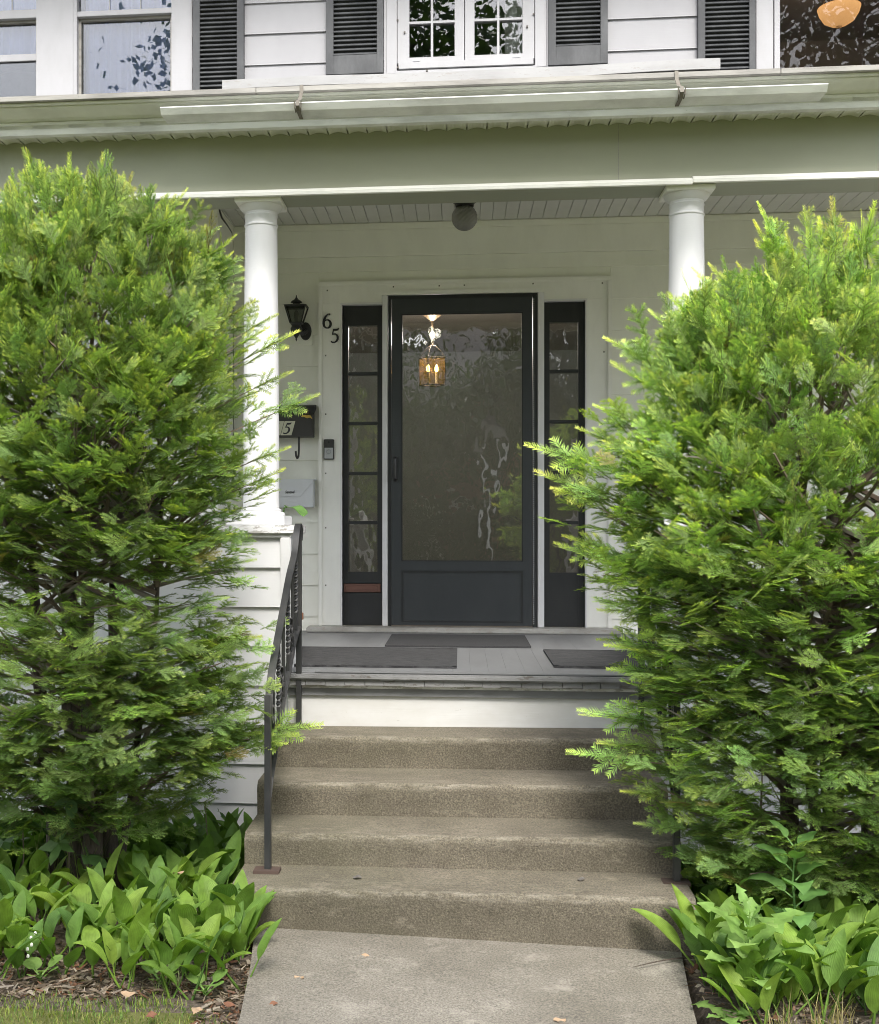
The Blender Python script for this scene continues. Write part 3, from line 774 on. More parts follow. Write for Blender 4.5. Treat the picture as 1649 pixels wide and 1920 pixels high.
# ================================================================ things on the house
# --- spare gutter hung in front of the eave
gx0_, gx1_ = PX(305, 4.97), PX(1548, 4.97)
zb2 = PZ(825, 198, 4.95)
gut = empty('gutter', ((gx0_+gx1_)/2, 5.0, zb2), 'white metal gutter hung on two brackets below the porch roof edge', 'gutter')
MB().prism_x([(4.945, zb2), (5.052, zb2), (5.052, zb2+.047), (5.046, zb2+.047), (5.046, zb2+.004), (4.949, zb2+.004), (4.935, zb2+.028), (4.927, zb2+.028), (4.927, zb2+.024)], gx0_, gx1_).build('trough', 'fascia_white', gut)
MB().prism_x([(5.03, zb2+.0475), (5.053, zb2+.0475), (5.053, zb2+.056), (5.03, zb2+.053)], gx0_+.025, gx1_-.06).build('back_lip', 'peeling_white', gut)
for px in (560, 1277):
    x = PX(px, 4.95)
    b_ = MB().strap([(x, 5.046, Z1+.066), (x, 5.040, Z1+.03), (x, 4.99, zb2+.06), (x, 4.925, zb2+.033), (x, 4.921, zb2+.012), (x, 4.94, zb2-.004), (x, 5.04, zb2-.004)], .015, .003)
    b_.tube([(x-.014, 4.92, zb2+.030), (x-.012, 4.925, zb2+.004), (x-.010, 4.945, zb2-.008)], .003, 5).tube([(x+.014, 4.92, zb2+.030), (x+.012, 4.925, zb2+.004), (x+.010, 4.945, zb2-.008)], .003, 5)
    b_.build('bracket', 'bracket_metal', gut)
# --- loose board lying on the roof edge
bx0, bx1 = PX(418, 5.075), PX(1350, 5.075)
lb = MB(); n_ = 24; vs_ = []; fs_ = []
RB = random.Random(2)
for i in range(n_+1):
    u = i/n_; x = bx0 + (bx1-bx0)*u; z = Z1+.0655 + .004*math.sin(u*9) * (1 if 0 < i < n_ else 0) + max(0, u-.75)*.035
    z = max(z, Z1+.0652); t = .036 + RB.uniform(-.002,.002) + .008*u
    vs_ += [(x, 5.060, z), (x, 5.11, z), (x, 5.11, z+t), (x, 5.060, z+t)]
for i in range(n_):
    for k in range(4):
        a, c = i*4+k, i*4+(k+1) % 4; fs_.append((a, c, c+4, a+4))
fs_ += [(3,2,1,0), (n_*4, n_*4+1, n_*4+2, n_*4+3)]
tag(lb.add(vs_, fs_).build('loose_board', 'board_weathered'), 'long weathered board with peeling white paint lying on porch roof edge', 'board')

# --- concrete steps
NOSE = [4.15, 4.43, 4.71, 4.99]; 
TZ = [PZ(870, py, y) for py, y in ((1675, 4.15), (1569, 4.43), (1471, 4.71), (1383, 4.99))]
SX0, SX1 = (PX(478, 4.71) + PX(463, 4.43))/2, PX(1296, 4.25)
steps = empty('concrete_steps', ((SX0+SX1)/2, 4.7, 0), 'four worn concrete steps with algae stains leading up to the porch', 'steps')
RS = random.Random(11)
for i in range(4):
    y0, z1 = NOSE[i], TZ[i]; y1 = (NOSE[i+1] + .0 if i < 3 else 5.234); z0 = (TZ[i-1] - .03 if i else -.10)
    yb = 5.234 if i == 3 else NOSE[i+1] + .05
    prof = [(yb, z0), (y0+.006, z0), (y0+.002, z1-.06), (y0-.004, z1-.030), (y0-.004, z1-.016), (y0, z1-.006), (y0+.008, z1-.001), (y0+.022, z1), (yb, z1+.002)]
    wear = [0, 0, 0, .25, .9, 1, 1, .55, 0]
    nx = 60; vs_ = []; wr = []
    for k in range(nx+1):
        u = k/nx; x = SX0 - .0*(3-i) + (SX1 - SX0)*u
        tilt = .007*(u-.5)*2 if i else .004*(u-.5)*2
        for q, (yy, zz) in enumerate(prof):
            j = RS.uniform(-.0016, .0016) if q in (4,5,6) else 0
            end = .012 if (k in (0, nx) and q in (4,5,6)) else 0
            vs_.append((x, yy + j + end*.5, zz + j + tilt - end*.6)); wr.append(wear[q])
    nq = len(prof); fs_ = []
    for k in range(nx):
        for q in range(nq):
            a, c = k*nq+q, k*nq+(q+1) % nq; fs_.append((a, c, c+nq, a+nq))
    fs_ += [tuple(range(nq)), tuple(range(nx*nq, nx*nq+nq))]
    o = MB().add(vs_, fs_).build('step', 'step_concrete', steps, smooth=True)
    at = o.data.attributes.new('wear', 'FLOAT', 'POINT'); at.data.foreach_set('value', wr)

# --- railings
def railing(X, label):
    zt4, zt1 = TZ[3], TZ[0]
    r = empty('iron_railing', (X, 4.75, zt1), label, 'railing', 'iron railings of the steps')
    yt4, yt1 = 5.19, 4.345
    bar = lambda y, z0, z1, t, nm='baluster': MB().box(X-t, X+t, y-t, y+t, z0, z1).build(nm, 'iron_black', r)
    top = [(5.215, 1.355), (5.222, 1.385), (5.212, 1.412), (5.185, 1.424), (5.15, 1.418), (5.12, 1.395), (5.09, 1.355), (5.05, 1.30), (4.99, 1.262), (4.93, 1.235), (4.86, 1.19), (4.72, 1.085), (4.58, .985), (4.47, .905), (4.40, .845), (4.365, .78), (4.36, .735), (4.375, .70), (4.405, .695), (4.425, .715), (4.42, .745), (4.40, .755)]
    # smooth the polyline
    pts = [Vector((X, y, z)) for y, z in top]
    sm = [pts[0]]
    for a, b_ in zip(pts[:-1], pts[1:]): sm += [a*.75+b_*.25, a*.25+b_*.75]
    sm.append(pts[-1])
    MB().strap(sm, .027, .010).build('handrail', 'iron_black', r, smooth=True)
    def rail_z(y):
        for (ya, za), (yb, zb_) in zip(top[6:16][::-1][:-1], top[6:16][::-1][1:]):
            if ya <= y <= yb: return za + (zb_-za)*(y-ya)/(yb-ya)
        return 1.40
    MB().box(X-.0115, X+.0115, yt4-.0115, yt4+.0115, zt4, 1.42).build('post', 'iron_black', r)
    MB().box(X-.0115, X+.0115, yt1-.0115, yt1+.0115, zt1, .80).build('post', 'iron_black', r)
    for y, z in ((yt4, zt4), (yt1, zt1)):
        MB().box(X-.05, X+.045, y-.035, y+.03, z-.004, z+.009).build('foot_plate', 'rust', r, bevel=.002)
    lz = lambda y: .50 + (y - 4.36)*.655
    MB().strap([(X, yt1, .43), (X, 4.40, .49), (X, 4.75, lz(4.75)), (X, 5.02, lz(5.02)), (X, 5.10, lz(5.02)+.03), (X, yt4, lz(5.02)+.05)], .026, .010).build('bottom_rail', 'iron_black', r)
    for i, y in enumerate((4.47, 4.60, 4.73, 4.86, 4.99, 5.09)):
        z0, z1 = lz(y)-.004, rail_z(y)-.003
        if i % 2:       # twisted bar
            n_ = 30; tw_ = MB(); vs_ = []; fs_ = []
            for k in range(n_+1):
                u = k/n_; a0 = 9*math.pi*max(0, min(1, (u-.2)/.6))/2
                for q in range(4):
                    a = a0 + q*math.pi/2 + math.pi/4; vs_.append((X + .0095*math.cos(a), y + .0095*math.sin(a), z0 + (z1-z0)*u))
            for k in range(n_):
                for q in range(4):
                    a, c = k*4+q, k*4+(q+1) % 4; fs_.append((a, c, c+4, a+4))
            tw_.add(vs_, fs_ + [(3,2,1,0), tuple(range(n_*4, n_*4+4))]).build('baluster', 'iron_black', r)
        else: bar(y, z0, z1, .0068)
    # scroll ornament between the bars
    for yc_, zc_, s in ((4.665, .80, 1), (4.925, .97, 1)):
        for q in (1, -1):
            sp = [(X, yc_ + q*(.006+.010*t)*math.cos(t*2.4), zc_ + q*.03 + q*.012*t*math.sin(t*2.4)) for t in np.linspace(0, 3.2, 22)]
            MB().strap(sp, .014, .005).build('scroll', 'iron_black', r)
        MB().lathe([(.004, zc_-.012), (.016, zc_-.006), (.016, zc_+.006), (.004, zc_+.012)], X, yc_, 10).build('rosette', 'iron_black', r)
    return r
railing((PX(563, 5.19) + PX(500, 4.345))/2, 'black wrought iron handrail on the steps beside the column and mailbox')
railing((PX(1195, 5.19) + PX(1278, 4.345))/2, 'black wrought iron handrail mostly buried in the yew without visible trunks')

# --- mats on the porch floor
def floor_mat(pts, mname, label, thick, border=0):
    cs = [PG(px, py, FLOOR) for px, py in pts]
    m_ = MB(); v = [(c.x, c.y, FLOOR+.0015) for c in cs] + [(c.x, c.y, FLOOR+thick) for c in cs]
    m_.add(v, [(3,2,1,0),(4,5,6,7),(0,1,5,4),(1,2,6,5),(2,3,7,6),(3,0,4,7)])
    if border:
        o = empty('door_mat', (sum(c.x for c in cs)/4, sum(c.y for c in cs)/4, FLOOR), label, 'mat')
        m_.build('pile', mname, o)
        bd = MB()
        ctr = sum(cs, Vector())/4
        for a, b_ in zip(cs, cs[1:]+cs[:1]):
            d = (b_-a).normalized(); nrm = Vector((-d.y, d.x, 0))
            if nrm.dot(ctr-a) < 0: nrm = -nrm
            q = [a, b_, b_+nrm*.022, a+nrm*.022]
            bd.add([(c.x, c.y, FLOOR+thick+.0005) for c in q]+[(c.x, c.y, FLOOR+thick+.0015) for c in q], [(3,2,1,0),(4,5,6,7),(0,1,5,4),(1,2,6,5),(2,3,7,6),(3,0,4,7)])
        bd.build('border', 'mat_fibre', o); return o
    return tag(m_.build('door_mat', mname), label, 'mat')
def rectmat(px0, px1, py0, py1, *a, **k):
    # rectangle square to the house: take depth from rows, sides from the front edge
    f0, f1, bk = PG(px0, py1, FLOOR), PG(px1, py1, FLOOR), PG((px0+px1)/2, py0, FLOOR)
    def inv(x, y):
        return x, y
    pts = [(f0.x, f0.y), (f1.x, f0.y), (f1.x, bk.y), (f0.x, bk.y)]
    return floor_mat_xy(pts, *a, **k)
def floor_mat_xy(pts, *a, **k):
    global PG
    old = PG; PG = lambda x, y, z=0: Vector((x, y, z)); r = floor_mat(pts, *a, **k); PG = old; return r
rectmat(722, 995, 1193, 1213, 'mat_rubber', 'black rubber doormat against the sill of the storm door', .010)
rectmat(520, 857, 1217, 1250, 'mat_fibre', 'long dark grey mat on the porch floor beside the column with mailboxes', .009, border=1)
rectmat(1040, 1330, 1223, 1253, 'mat_fibre', 'dark grey mat on the porch floor partly behind the yew branches', .009, border=1)

# --- wall lantern
yl = YW - .115; lx = PX(556, yl); s_ = PX(557, yl) - PX(556, yl)
def lz_(py): return PZ(556, py, yl)
lan = empty('wall_lantern', (lx, YW-.02, lz_(640)), 'black coach lantern on the wall between column and house number', 'wall lantern')
MB().lathe([(.002, lz_(553)), (.004, lz_(557)), (.012, lz_(561)), (.030, lz_(564.5)), (.035, lz_(567)), (.022, lz_(568.5)), (.022, lz_(572))][::-1], lx, yl, 20).build('finial', 'iron_black', lan, smooth=True)
def frust(mb, h0, z0, h1, z1):
    v = [(lx-h0, yl-h0, z0), (lx+h0, yl-h0, z0), (lx+h0, yl+h0, z0), (lx-h0, yl+h0, z0), (lx-h1, yl-h1, z1), (lx+h1, yl-h1, z1), (lx+h1, yl+h1, z1), (lx-h1, yl+h1, z1)]
    return mb.add(v, [(3,2,1,0),(4,5,6,7),(0,1,5,4),(1,2,6,5),(2,3,7,6),(3,0,4,7)])
hb, ht = .034, .062
frust(MB(), .070, lz_(574), .026, lz_(571)).build('roof', 'iron_black', lan, bevel=.002)
fr = MB()
for sx, sy in ((-1,-1),(1,-1),(1,1),(-1,1)):
    fr.tube([(lx+sx*hb, yl+sy*hb, lz_(606)), (lx+sx*ht, yl+sy*ht, lz_(575))], .005, 4)
for h_, z in ((hb, lz_(606)), (ht, lz_(575.5))):
    cs = [(lx-h_, yl-h_, z), (lx+h_, yl-h_, z), (lx+h_, yl+h_, z), (lx-h_, yl+h_, z)]
    for a, b_ in zip(cs, cs[1:]+cs[:1]): fr.tube([a, b_], .004, 4)
fr.build('cage', 'iron_black', lan)
for a, b_ in (((-1,-1),(1,-1)), ((1,-1),(1,1)), ((1,1),(-1,1)), ((-1,1),(-1,-1))):
    q = .97
    MB().add([(lx+a[0]*hb*q, yl+a[1]*hb*q, lz_(606)), (lx+b_[0]*hb*q, yl+b_[1]*hb*q, lz_(606)), (lx+b_[0]*ht*q, yl+b_[1]*ht*q, lz_(576)), (lx+a[0]*ht*q, yl+a[1]*ht*q, lz_(576))], [(0,1,2,3)]).build('pane', 'lantern_glass', lan)
MB().lathe([(.010, lz_(606)), (.011, lz_(596)), (.014, lz_(590)), (.012, lz_(585)), (.002, lz_(580))], lx, yl, 10).build('lamp_bulb', 'globe_glass', lan, smooth=True)
MB().lathe([(.001, lz_(640)), (.006, lz_(636)), (.005, lz_(634)), (.016, lz_(629)), (.034, lz_(620)), (.036, lz_(616)), (.028, lz_(611)), (.036, lz_(606.5))], lx, yl, 16).build('cup', 'iron_black', lan, smooth=True)
MB().tube([(lx+.02, yl+.01, lz_(622)), (lx+.04, yl+.03, lz_(625)), (lx+.05, YW-.03, lz_(617))], [.010,.012,.014], 8).build('arm', 'iron_black', lan, smooth=True)
bp = MB()
for k in range(20):
    pass
ang = [2*math.pi*k/20 for k in range(20)]
bp.prism_y([(lx+.045+.036*math.cos(a), lz_(617)+.055*math.sin(a)) for a in ang], YW-.034, YW-.0255).build('back_plate', 'iron_black', lan, bevel=.003)
MB().box(lx-.05, lx+.088, YW-.0252, YW-.003, lz_(642), lz_(598)).build('mounting_block', 'porch_white', lan, bevel=.003)

# --- house numbers, cut metal numerals
def stroke(mb, pts, ws, y0, y1):
    L = []; Rr = []
    for i, (x, z) in enumerate(pts):
        a, b_ = pts[max(i-1,0)], pts[min(i+1,len(pts)-1)]
        t = Vector((b_[0]-a[0], b_[1]-a[1])).normalized(); nrm = Vector((-t.y, t.x))*ws[i]/2
        L.append((x+nrm.x, z+nrm.y)); Rr.append((x-nrm.x, z-nrm.y))
    for i in range(len(pts)-1):
        q = [L[i], Rr[i], Rr[i+1], L[i+1]]
        mb.add([(x, y0, z) for x, z in q]+[(x, y1, z) for x, z in q], [(0,1,2,3),(7,6,5,4),(0,4,5,1),(1,5,6,2),(2,6,7,3),(3,7,4,0)])
def digit(ch, x0, z0, w, h, y0, y1, bold=1, shear=0):
    mb = MB(); S = lambda x, z: (x0 + x*w + shear*z*h, z0 + z*h)
    if ch == '6':
        pts = [S(.80,.93), S(.72,.97), S(.55,.95), S(.35,.80), S(.20,.58), S(.14,.36), S(.20,.14), S(.35,.03), S(.5,.0)]
        stroke(mb, pts, [w*.18*bold, w*.13*bold, w*.11*bold, w*.18*bold, w*.24*bold, w*.26*bold, w*.22*bold, w*.15*bold, w*.12*bold], y0, y1)
        ring = [S(.5+.36*math.cos(t), .285+.285*math.sin(t)) for t in np.linspace(-math.pi*.5, math.pi*.95, 22)]
        wr = [w*(.10+.15*max(0, math.cos(t)))*bold for t in np.linspace(-math.pi*.5, math.pi*.95, 22)]
        stroke(mb, ring, wr, y0+.0002, y1+.0002)
    else:
        stroke(mb, [S(.28,.90), S(.60,.90), S(.80,.92), S(.92,1.02)], [h*.13*bold, h*.14*bold, h*.13*bold, h*.04], y0, y1)
        stroke(mb, [S(.34,.90), S(.22,.56)], [w*.12*bold, w*.12*bold], y0+.0002, y1+.0002)
        ring = [S(.20,.56), S(.34,.60), S(.52,.60), S(.70,.53), S(.80,.40), S(.80,.24), S(.68,.09), S(.46,.0), S(.22,.0), S(.06,.07)]
        stroke(mb, ring, [w*.09*bold, w*.12*bold, w*.16*bold, w*.2*bold, w*.24*bold, w*.24*bold, w*.19*bold, w*.14*bold, w*.16*bold, w*.16*bold], y0+.0004, y1+.0004)
    return mb
yn = YW - .0475 + .0165
for ch, px0, px1, py0, py1, lab in (('6', 604.5, 623, 588, 615, 'upper house numeral, a black metal six, on the door casing'), ('5', 620, 637, 616, 642, 'lower house numeral, a black metal five, on the door casing')):
    x0, x1, z0, z1 = PX(px0, yn), PX(px1, yn), PZ(620, py1, yn), PZ(620, py0, yn)
    tag(digit(ch, x0, z0, x1-x0, z1-z0, yn-.007, yn+.0005).build('house_number', 'ink'), lab, 'house number', 'house number numerals')

# --- black letter box with number plate, brass eagle and hook
yb_ = YW - .115
bx = lambda px: PX(px, yb_)
bz = lambda py: PZ(560, py, yb_)
mbx = empty('mailbox', (bx(547), YW-.02, bz(820)), 'black metal mailbox with house number plate and brass bird beside the column', 'mailbox')
X0, X1 = bx(494), bx(586.5)
MB().prism_x([(YW-.017, bz(818.5)), (yb_, bz(818.5)), (yb_-.004, bz(776)), (YW-.017, bz(764))], X0, X1).build('box', 'mailbox_black', mbx, bevel=.003)
MB().box(X0-.001, X1+.001, yb_-.006, yb_-.0005, bz(818.5), bz(815)).build('bottom_edge', 'mailbox_black', mbx)
MB().prism_x([(YW-.017, bz(764)+.002), (yb_-.016, bz(778)), (yb_-.016, bz(773)), (yb_-.004, bz(762)), (YW-.017, bz(756))], X0-.012, bx(590)).build('lid', 'lid_black', mbx, bevel=.002)
pz0, pz1 = bz(816), bz(789.5); sh = .28
for px_, ch in ((506, '6'), (527, '5')):
    xa = bx(px_); w2 = bx(px_+20) - xa; h2 = pz1 - pz0
    pl = MB().prism_y([(xa, pz0), (xa+w2, pz0), (xa+w2+sh*h2, pz1), (xa+sh*h2, pz1)], yb_-.0085, yb_-.0062).build('number_plate', 'number_plate', mbx)
    digit(ch, xa+.012, pz0+.010, w2*.66, h2*.76, yb_-.010, yb_-.0088, 1.15, .22).build('numeral', 'ink', pl)
ex, ez = bx(577), bz(781)
eg = MB()
def blob(mb, pts, y0, y1): mb.prism_y([(ex+a*.001, ez+b_*.001) for a, b_ in pts], y0, y1)
blob(eg, [(-38,-2),(-30,6),(-14,9),(-4,6),(4,6),(10,9),(20,4),(30,-14),(26,-15),(16,-7),(8,-9),(0,-11),(-8,-9),(-18,-4),(-30,-4)], yb_-.014, yb_-.0055)
eg.build('bird_emblem', 'brass', mbx, bevel=.001)
MB().lathe([(.001, ez+.008), (.007, ez+.013), (.0075, ez+.022), (.003, ez+.030)], ex+.002, yb_-.022, 10).build('bird_head', 'old_brass', mbx, smooth=True)
hkx, hkz = bx(560), bz(818)
MB().strap([(hkx, yb_+.02, hkz), (hkx, yb_+.018, bz(842)), (hkx-.002, yb_+.010, bz(856)), (hkx-.006, yb_-.004, bz(860)), (hkx-.012, yb_-.018, bz(855)), (hkx-.014, yb_-.020, bz(846))], .012, .003).build('paper_hook', 'iron_black', mbx)

# --- white newspaper box
yq = YW - .12
qx = lambda px: PX(px, yq); qz = lambda py: PZ(560, py, yq)
wb = empty('newspaper_box', (qx(545), YW-.02, qz(952)), 'white metal newspaper box with slanted flap below the black mailbox', 'mailbox')
A0, A1 = qx(500), qx(587)
MB().box(A0, A1, yq, YW-.017, qz(951), qz(901)).build('box', 'mailbox_white', wb, bevel=.003)
MB().prism_y([(A0-.002, qz(931.5)), (qx(563.5), qz(931.5)), (qx(588), qz(903)), (qx(588), qz(900)), (A0-.002, qz(900))], yq-.006, yq-.0005).build('flap', 'mailbox_white', wb, bevel=.0015)
MB().box(A0-.003, A1+.006, yq-.004, YW-.016, qz(900), qz(898)).build('lid', 'mailbox_white', wb)
def text(body, name, size, loc, parent, m, sx=1.0):
    cu = bpy.data.curves.new(name, 'FONT'); cu.body = body; cu.size = size; cu.extrude = .0004; cu.shear = .15; cu.offset = .0005
    tmp = bpy.data.objects.new('tmp', cu); C.objects.link(tmp)
    bpy.context.view_layer.update()
    me = bpy.data.meshes.new_from_object(tmp.evaluated_get(bpy.context.evaluated_depsgraph_get())); C.objects.unlink(tmp); bpy.data.objects.remove(tmp)
    me.materials.clear(); me.materials.append(M[m])
    o = link(name, me, parent, loc); o.rotation_euler = (math.radians(90), 0, 0); o.scale = (sx, 1, 1); return o
text('Sentinel', 'lettering', .024, (qx(535.5), yq-.0068, qz(925)), wb, 'ink', .72)
text('Keene', 'lettering', .024, (qx(511), yq-.0068, qz(925)), wb, 'ink', .72)

# --- doorbell
yv = YW - .0305
dv = lambda px: PX(px, yv); dz_ = lambda py: PZ(617, py, yv)
db = empty('doorbell', (dv(617.5), yv, dz_(862)), 'small black and silver doorbell camera on the door casing', 'doorbell')
MB().box(dv(608), dv(627), yv-.022, yv, dz_(862), dz_(824)).build('case', 'mailbox_black', db, bevel=.003)
MB().box(dv(609.5), dv(625.5), yv-.024, yv-.0225, dz_(860), dz_(840)).build('face_plate', 'button_silver', db, bevel=.0005)
cx_, cz_ = dv(617.5), dz_(847.5)
MB().tube([(cx_+.0125*math.cos(t), yv-.0245, cz_+.0125*math.sin(t)) for t in np.linspace(0, 2*math.pi, 20)], .0018, 5, cap=False).build('button_ring', 'button_ring', db)
MB().prism_y([(cx_+.010*math.cos(t), cz_+.010*math.sin(t)) for t in np.linspace(0, 2*math.pi, 17)[:-1]], yv-.0255, yv-.0242).build('button', 'button_silver', db)
lc = dz_(829.5)
MB().prism_y([(cx_+.006*math.cos(t), lc+.006*math.sin(t)) for t in np.linspace(0, 2*math.pi, 13)[:-1]], yv-.024, yv-.0222).build('lens', 'lid_black', db)

# --- porch ceiling globe
Yg = 6.42; gx = PX(871.5, Yg); rg = (PX(896, Yg) - PX(847.5, Yg))/2; gz = PZ(871, 408, Yg)
gl = empty('ceiling_globe', (gx, Yg, gz-rg), 'round textured glass globe lamp under the porch ceiling', 'ceiling lamp')
n_, m2 = 32, 18
gm_ = MB(); vs_ = []; fs_ = []
for i in range(m2+1):
    t = math.pi*(i/m2)*.93 + .0
    for k in range(n_):
        rr = rg*(1 + (.012 if (k+i) % 2 else -.012))
        a = 2*math.pi*k/n_; vs_.append((gx+rr*math.sin(math.pi-t)*math.cos(a), Yg+rr*math.sin(math.pi-t)*math.sin(a), gz-rr*math.cos(t)))
for i in range(m2):
    for k in range(n_):
        a, c = i*n_+k, i*n_+(k+1) % n_; fs_.append((a, c, c+n_, a+n_))
gm_.add(vs_, fs_).build('globe', 'globe_glass', gl)
MB().lathe([(.030, gz+rg*.80), (.048, gz+rg*.84), (.050, gz+rg*1.15), (.062, gz+rg*1.2), (.062, gz+rg*1.5), (.075, ZC-.02), (.08, ZC+.001)], gx, Yg, 24).build('holder', 'lid_black', gl, smooth=True)

# --- hall pendant lantern
Yh = 8.75; px_ = lambda p: PX(p, Yh); pz_ = lambda p: PZ(811, p, Yh)
hlx = px_(811)
pend = empty('pendant_lantern', (hlx, Yh, pz_(725)), 'lit brass lantern with glass sides hanging in the hall behind the storm door', 'pendant lamp')
MB().lathe([(.008, pz_(602)), (.02, pz_(600)), (.05, pz_(594)), (.065, pz_(591)), (.065, pz_(589))], hlx, Yh, 24).build('canopy', 'old_brass', pend, smooth=True)
MB().tube([(hlx, Yh, HC), (hlx, Yh, pz_(590))], .012, 8).build('ceiling_stem', 'old_brass', pend)
ch_ = MB(); z = pz_(602); 
while z > pz_(648):
    ch_.tube([(hlx + .007*math.cos(t), Yh, z-.012+.012*math.sin(t)) for t in np.linspace(0, 2*math.pi, 9)], .0022, 4, cap=False)
    z -= .018
    ch_.tube([(hlx, Yh + .007*math.cos(t), z-.012+.012*math.sin(t)) for t in np.linspace(0, 2*math.pi, 9)], .0022, 4, cap=False)
    z -= .018
ch_.tube([(hlx, Yh, pz_(601)), (hlx, Yh, pz_(625))], .006, 6)
ch_.tube([(hlx + .018*math.cos(t), Yh, pz_(627)+.018*math.sin(t)) for t in np.linspace(0, 2*math.pi, 13)], .004, 5, cap=False)
ch_.build('chain', 'old_brass', pend)
hw_ = (px_(837) - px_(786))/2 * .70; zt_, zb_2 = pz_(671), pz_(722)
ca, sa_ = math.cos(math.radians(28)), math.sin(math.radians(28))
def rot(x, y): return (hlx + x*ca - y*sa_, Yh + x*sa_ + y*ca)
cr = [rot(-hw_,-hw_), rot(hw_,-hw_), rot(hw_,hw_), rot(-hw_,hw_)]
fm = MB()
for i, (a, b_) in enumerate(zip(cr, cr[1:]+cr[:1])):
    fm.tube([(*a, zb_2), (*a, zt_)], .0045, 5)
    for z in (zb_2, zt_): fm.tube([(*a, z), (*b_, z)], .005, 5)
    fm.tube([(*a, zt_), (a[0]*.62+hlx*.38, a[1]*.62+Yh*.38, zt_+.05), (a[0]*.25+hlx*.75, a[1]*.25+Yh*.75, zt_+.085), (hlx, Yh, zt_+.092)], .0022, 5)
fm.build('frame', 'old_brass', pend)
for a, b_ in zip(cr, cr[1:]+cr[:1]):
    MB().add([(*a, zb_2), (*b_, zb_2), (*b_, zt_), (*a, zt_)], [(0,1,2,3)]).build('pane', 'amber_glass', pend)
for dx_, dy_ in ((-.03, 0), (.03, .02)):
    MB().lathe([(.009, zb_2+.01), (.009, pz_(697))], hlx+dx_, Yh+dy_, 8).build('candle', 'trim_cream', pend)
    MB().lathe([(.007, pz_(697)), (.014, pz_(693)), (.012, pz_(688)), (.002, pz_(682))], hlx+dx_, Yh+dy_, 10).build('lamp_bulb', 'bulb', pend, smooth=True)
ld = bpy.data.lights.new('pendant_light', 'POINT'); ld.energy = 22; ld.color = (1,.94,.86); ld.shadow_soft_size = .05
lo = bpy.data.objects.new('pendant_light', ld); C.objects.link(lo); lo.parent = pend; lo.location = Vector((hlx, Yh, zt_+.17)) - WORLD[pend.name]

# --- bowl lamp in the upstairs room on the right
Yr = 9.3; bcx = PX(1574, Yr); bw_ = (PX(1614, Yr) - PX(1534, Yr))/2
zt_r, zb_r = PZ(1574, 14, Yr), PZ(1574, 53, Yr)
bl = empty('bowl_lamp', (bcx, Yr, zb_r), 'glowing amber glass bowl lamp seen through the upper picture window', 'ceiling lamp')
MB().lathe([(.005, zb_r), (.02, zb_r+.008), (.02, zb_r+.014), (bw_*.42, zb_r+.03), (bw_*.72, zb_r+.06), (bw_*.92, zb_r+(zt_r-zb_r)*.72), (bw_, zt_r), (bw_*.96, zt_r+.004)], bcx, Yr, 28, cap=False).build('bowl', 'bowl_glow', bl, smooth=True)
MB().tube([(bcx, Yr, zb_r+.01), (bcx, Yr, 5.53)], .012, 8).tube([(bcx-bw_*.9, Yr, zt_r), (bcx, Yr, zt_r+.22)], .004, 5).tube([(bcx+bw_*.9, Yr, zt_r), (bcx, Yr, zt_r+.22)], .004, 5).build('stem', 'old_brass', bl)
ld = bpy.data.lights.new('bowl_light', 'POINT'); ld.energy = 1.0; ld.color = (1,.75,.5); ld.shadow_soft_size = .08
lo = bpy.data.objects.new('bowl_light', ld); C.objects.link(lo); lo.parent = bl; lo.location = Vector((bcx, Yr, zt_r+.10)) - WORLD[bl.name]

# --- curtains upstairs
def curtain(x0, x1, z0, z1, y, m_, label, amp=.012, pitch=.07):
    n_ = max(12, int((x1-x0)/.012)); v = []; f = []
    for i in range(n_+1):
        x = x0 + (x1-x0)*i/n_; yy = y + amp*math.sin(x/pitch*2*math.pi) + amp*.5*math.sin(x/pitch*3.7)
        v += [(x, yy, z0), (x, yy, z1), (x, yy+.004, z0), (x, yy+.004, z1)]
    for i in range(n_):
        a = i*4; f += [(a, a+1, a+5, a+4), (a+2, a+6, a+7, a+3)]
    return tag(MB().add(v, f).build('curtain', m_, smooth=True), label, 'curtain')
curtain(PX(150,YW), PX(325,YW), W1[2]-.03, W1[3], YW+.10, 'curtain_sky_reflection', 'added sheer curtain coloured blue like sky reflected in the upper window')  # added sheet; its blue paints in the sky's reflection
curtain(PX(-78,YW), PX(74,YW), uz(96,30), W1[3], YW+.10, 'curtain_sky_reflection', 'short valance in sky-reflection blue over the dark insect screen')
curtain(PX(948,YW), PX(982,YW), zg0-.05, W2[3]-.1, YW+.09, 'curtain_grey', 'narrow grey curtain at the edge of the small-paned window', .010, .05)

# --- loose cable hanging at the bay
tag(MB().tube([P(411, 390, 6.79), P(416, 408, 6.9), P(427, 424, 7.1), P(434, 436, 7.22), P(436, 452, 7.26), P(436, 520, 7.27), P(437, 640, 7.27), P(437, 900, 7.27)], .006, 6).build('cable', 'mailbox_black'), 'thin dark cable running down the porch wall behind the column', 'cable')
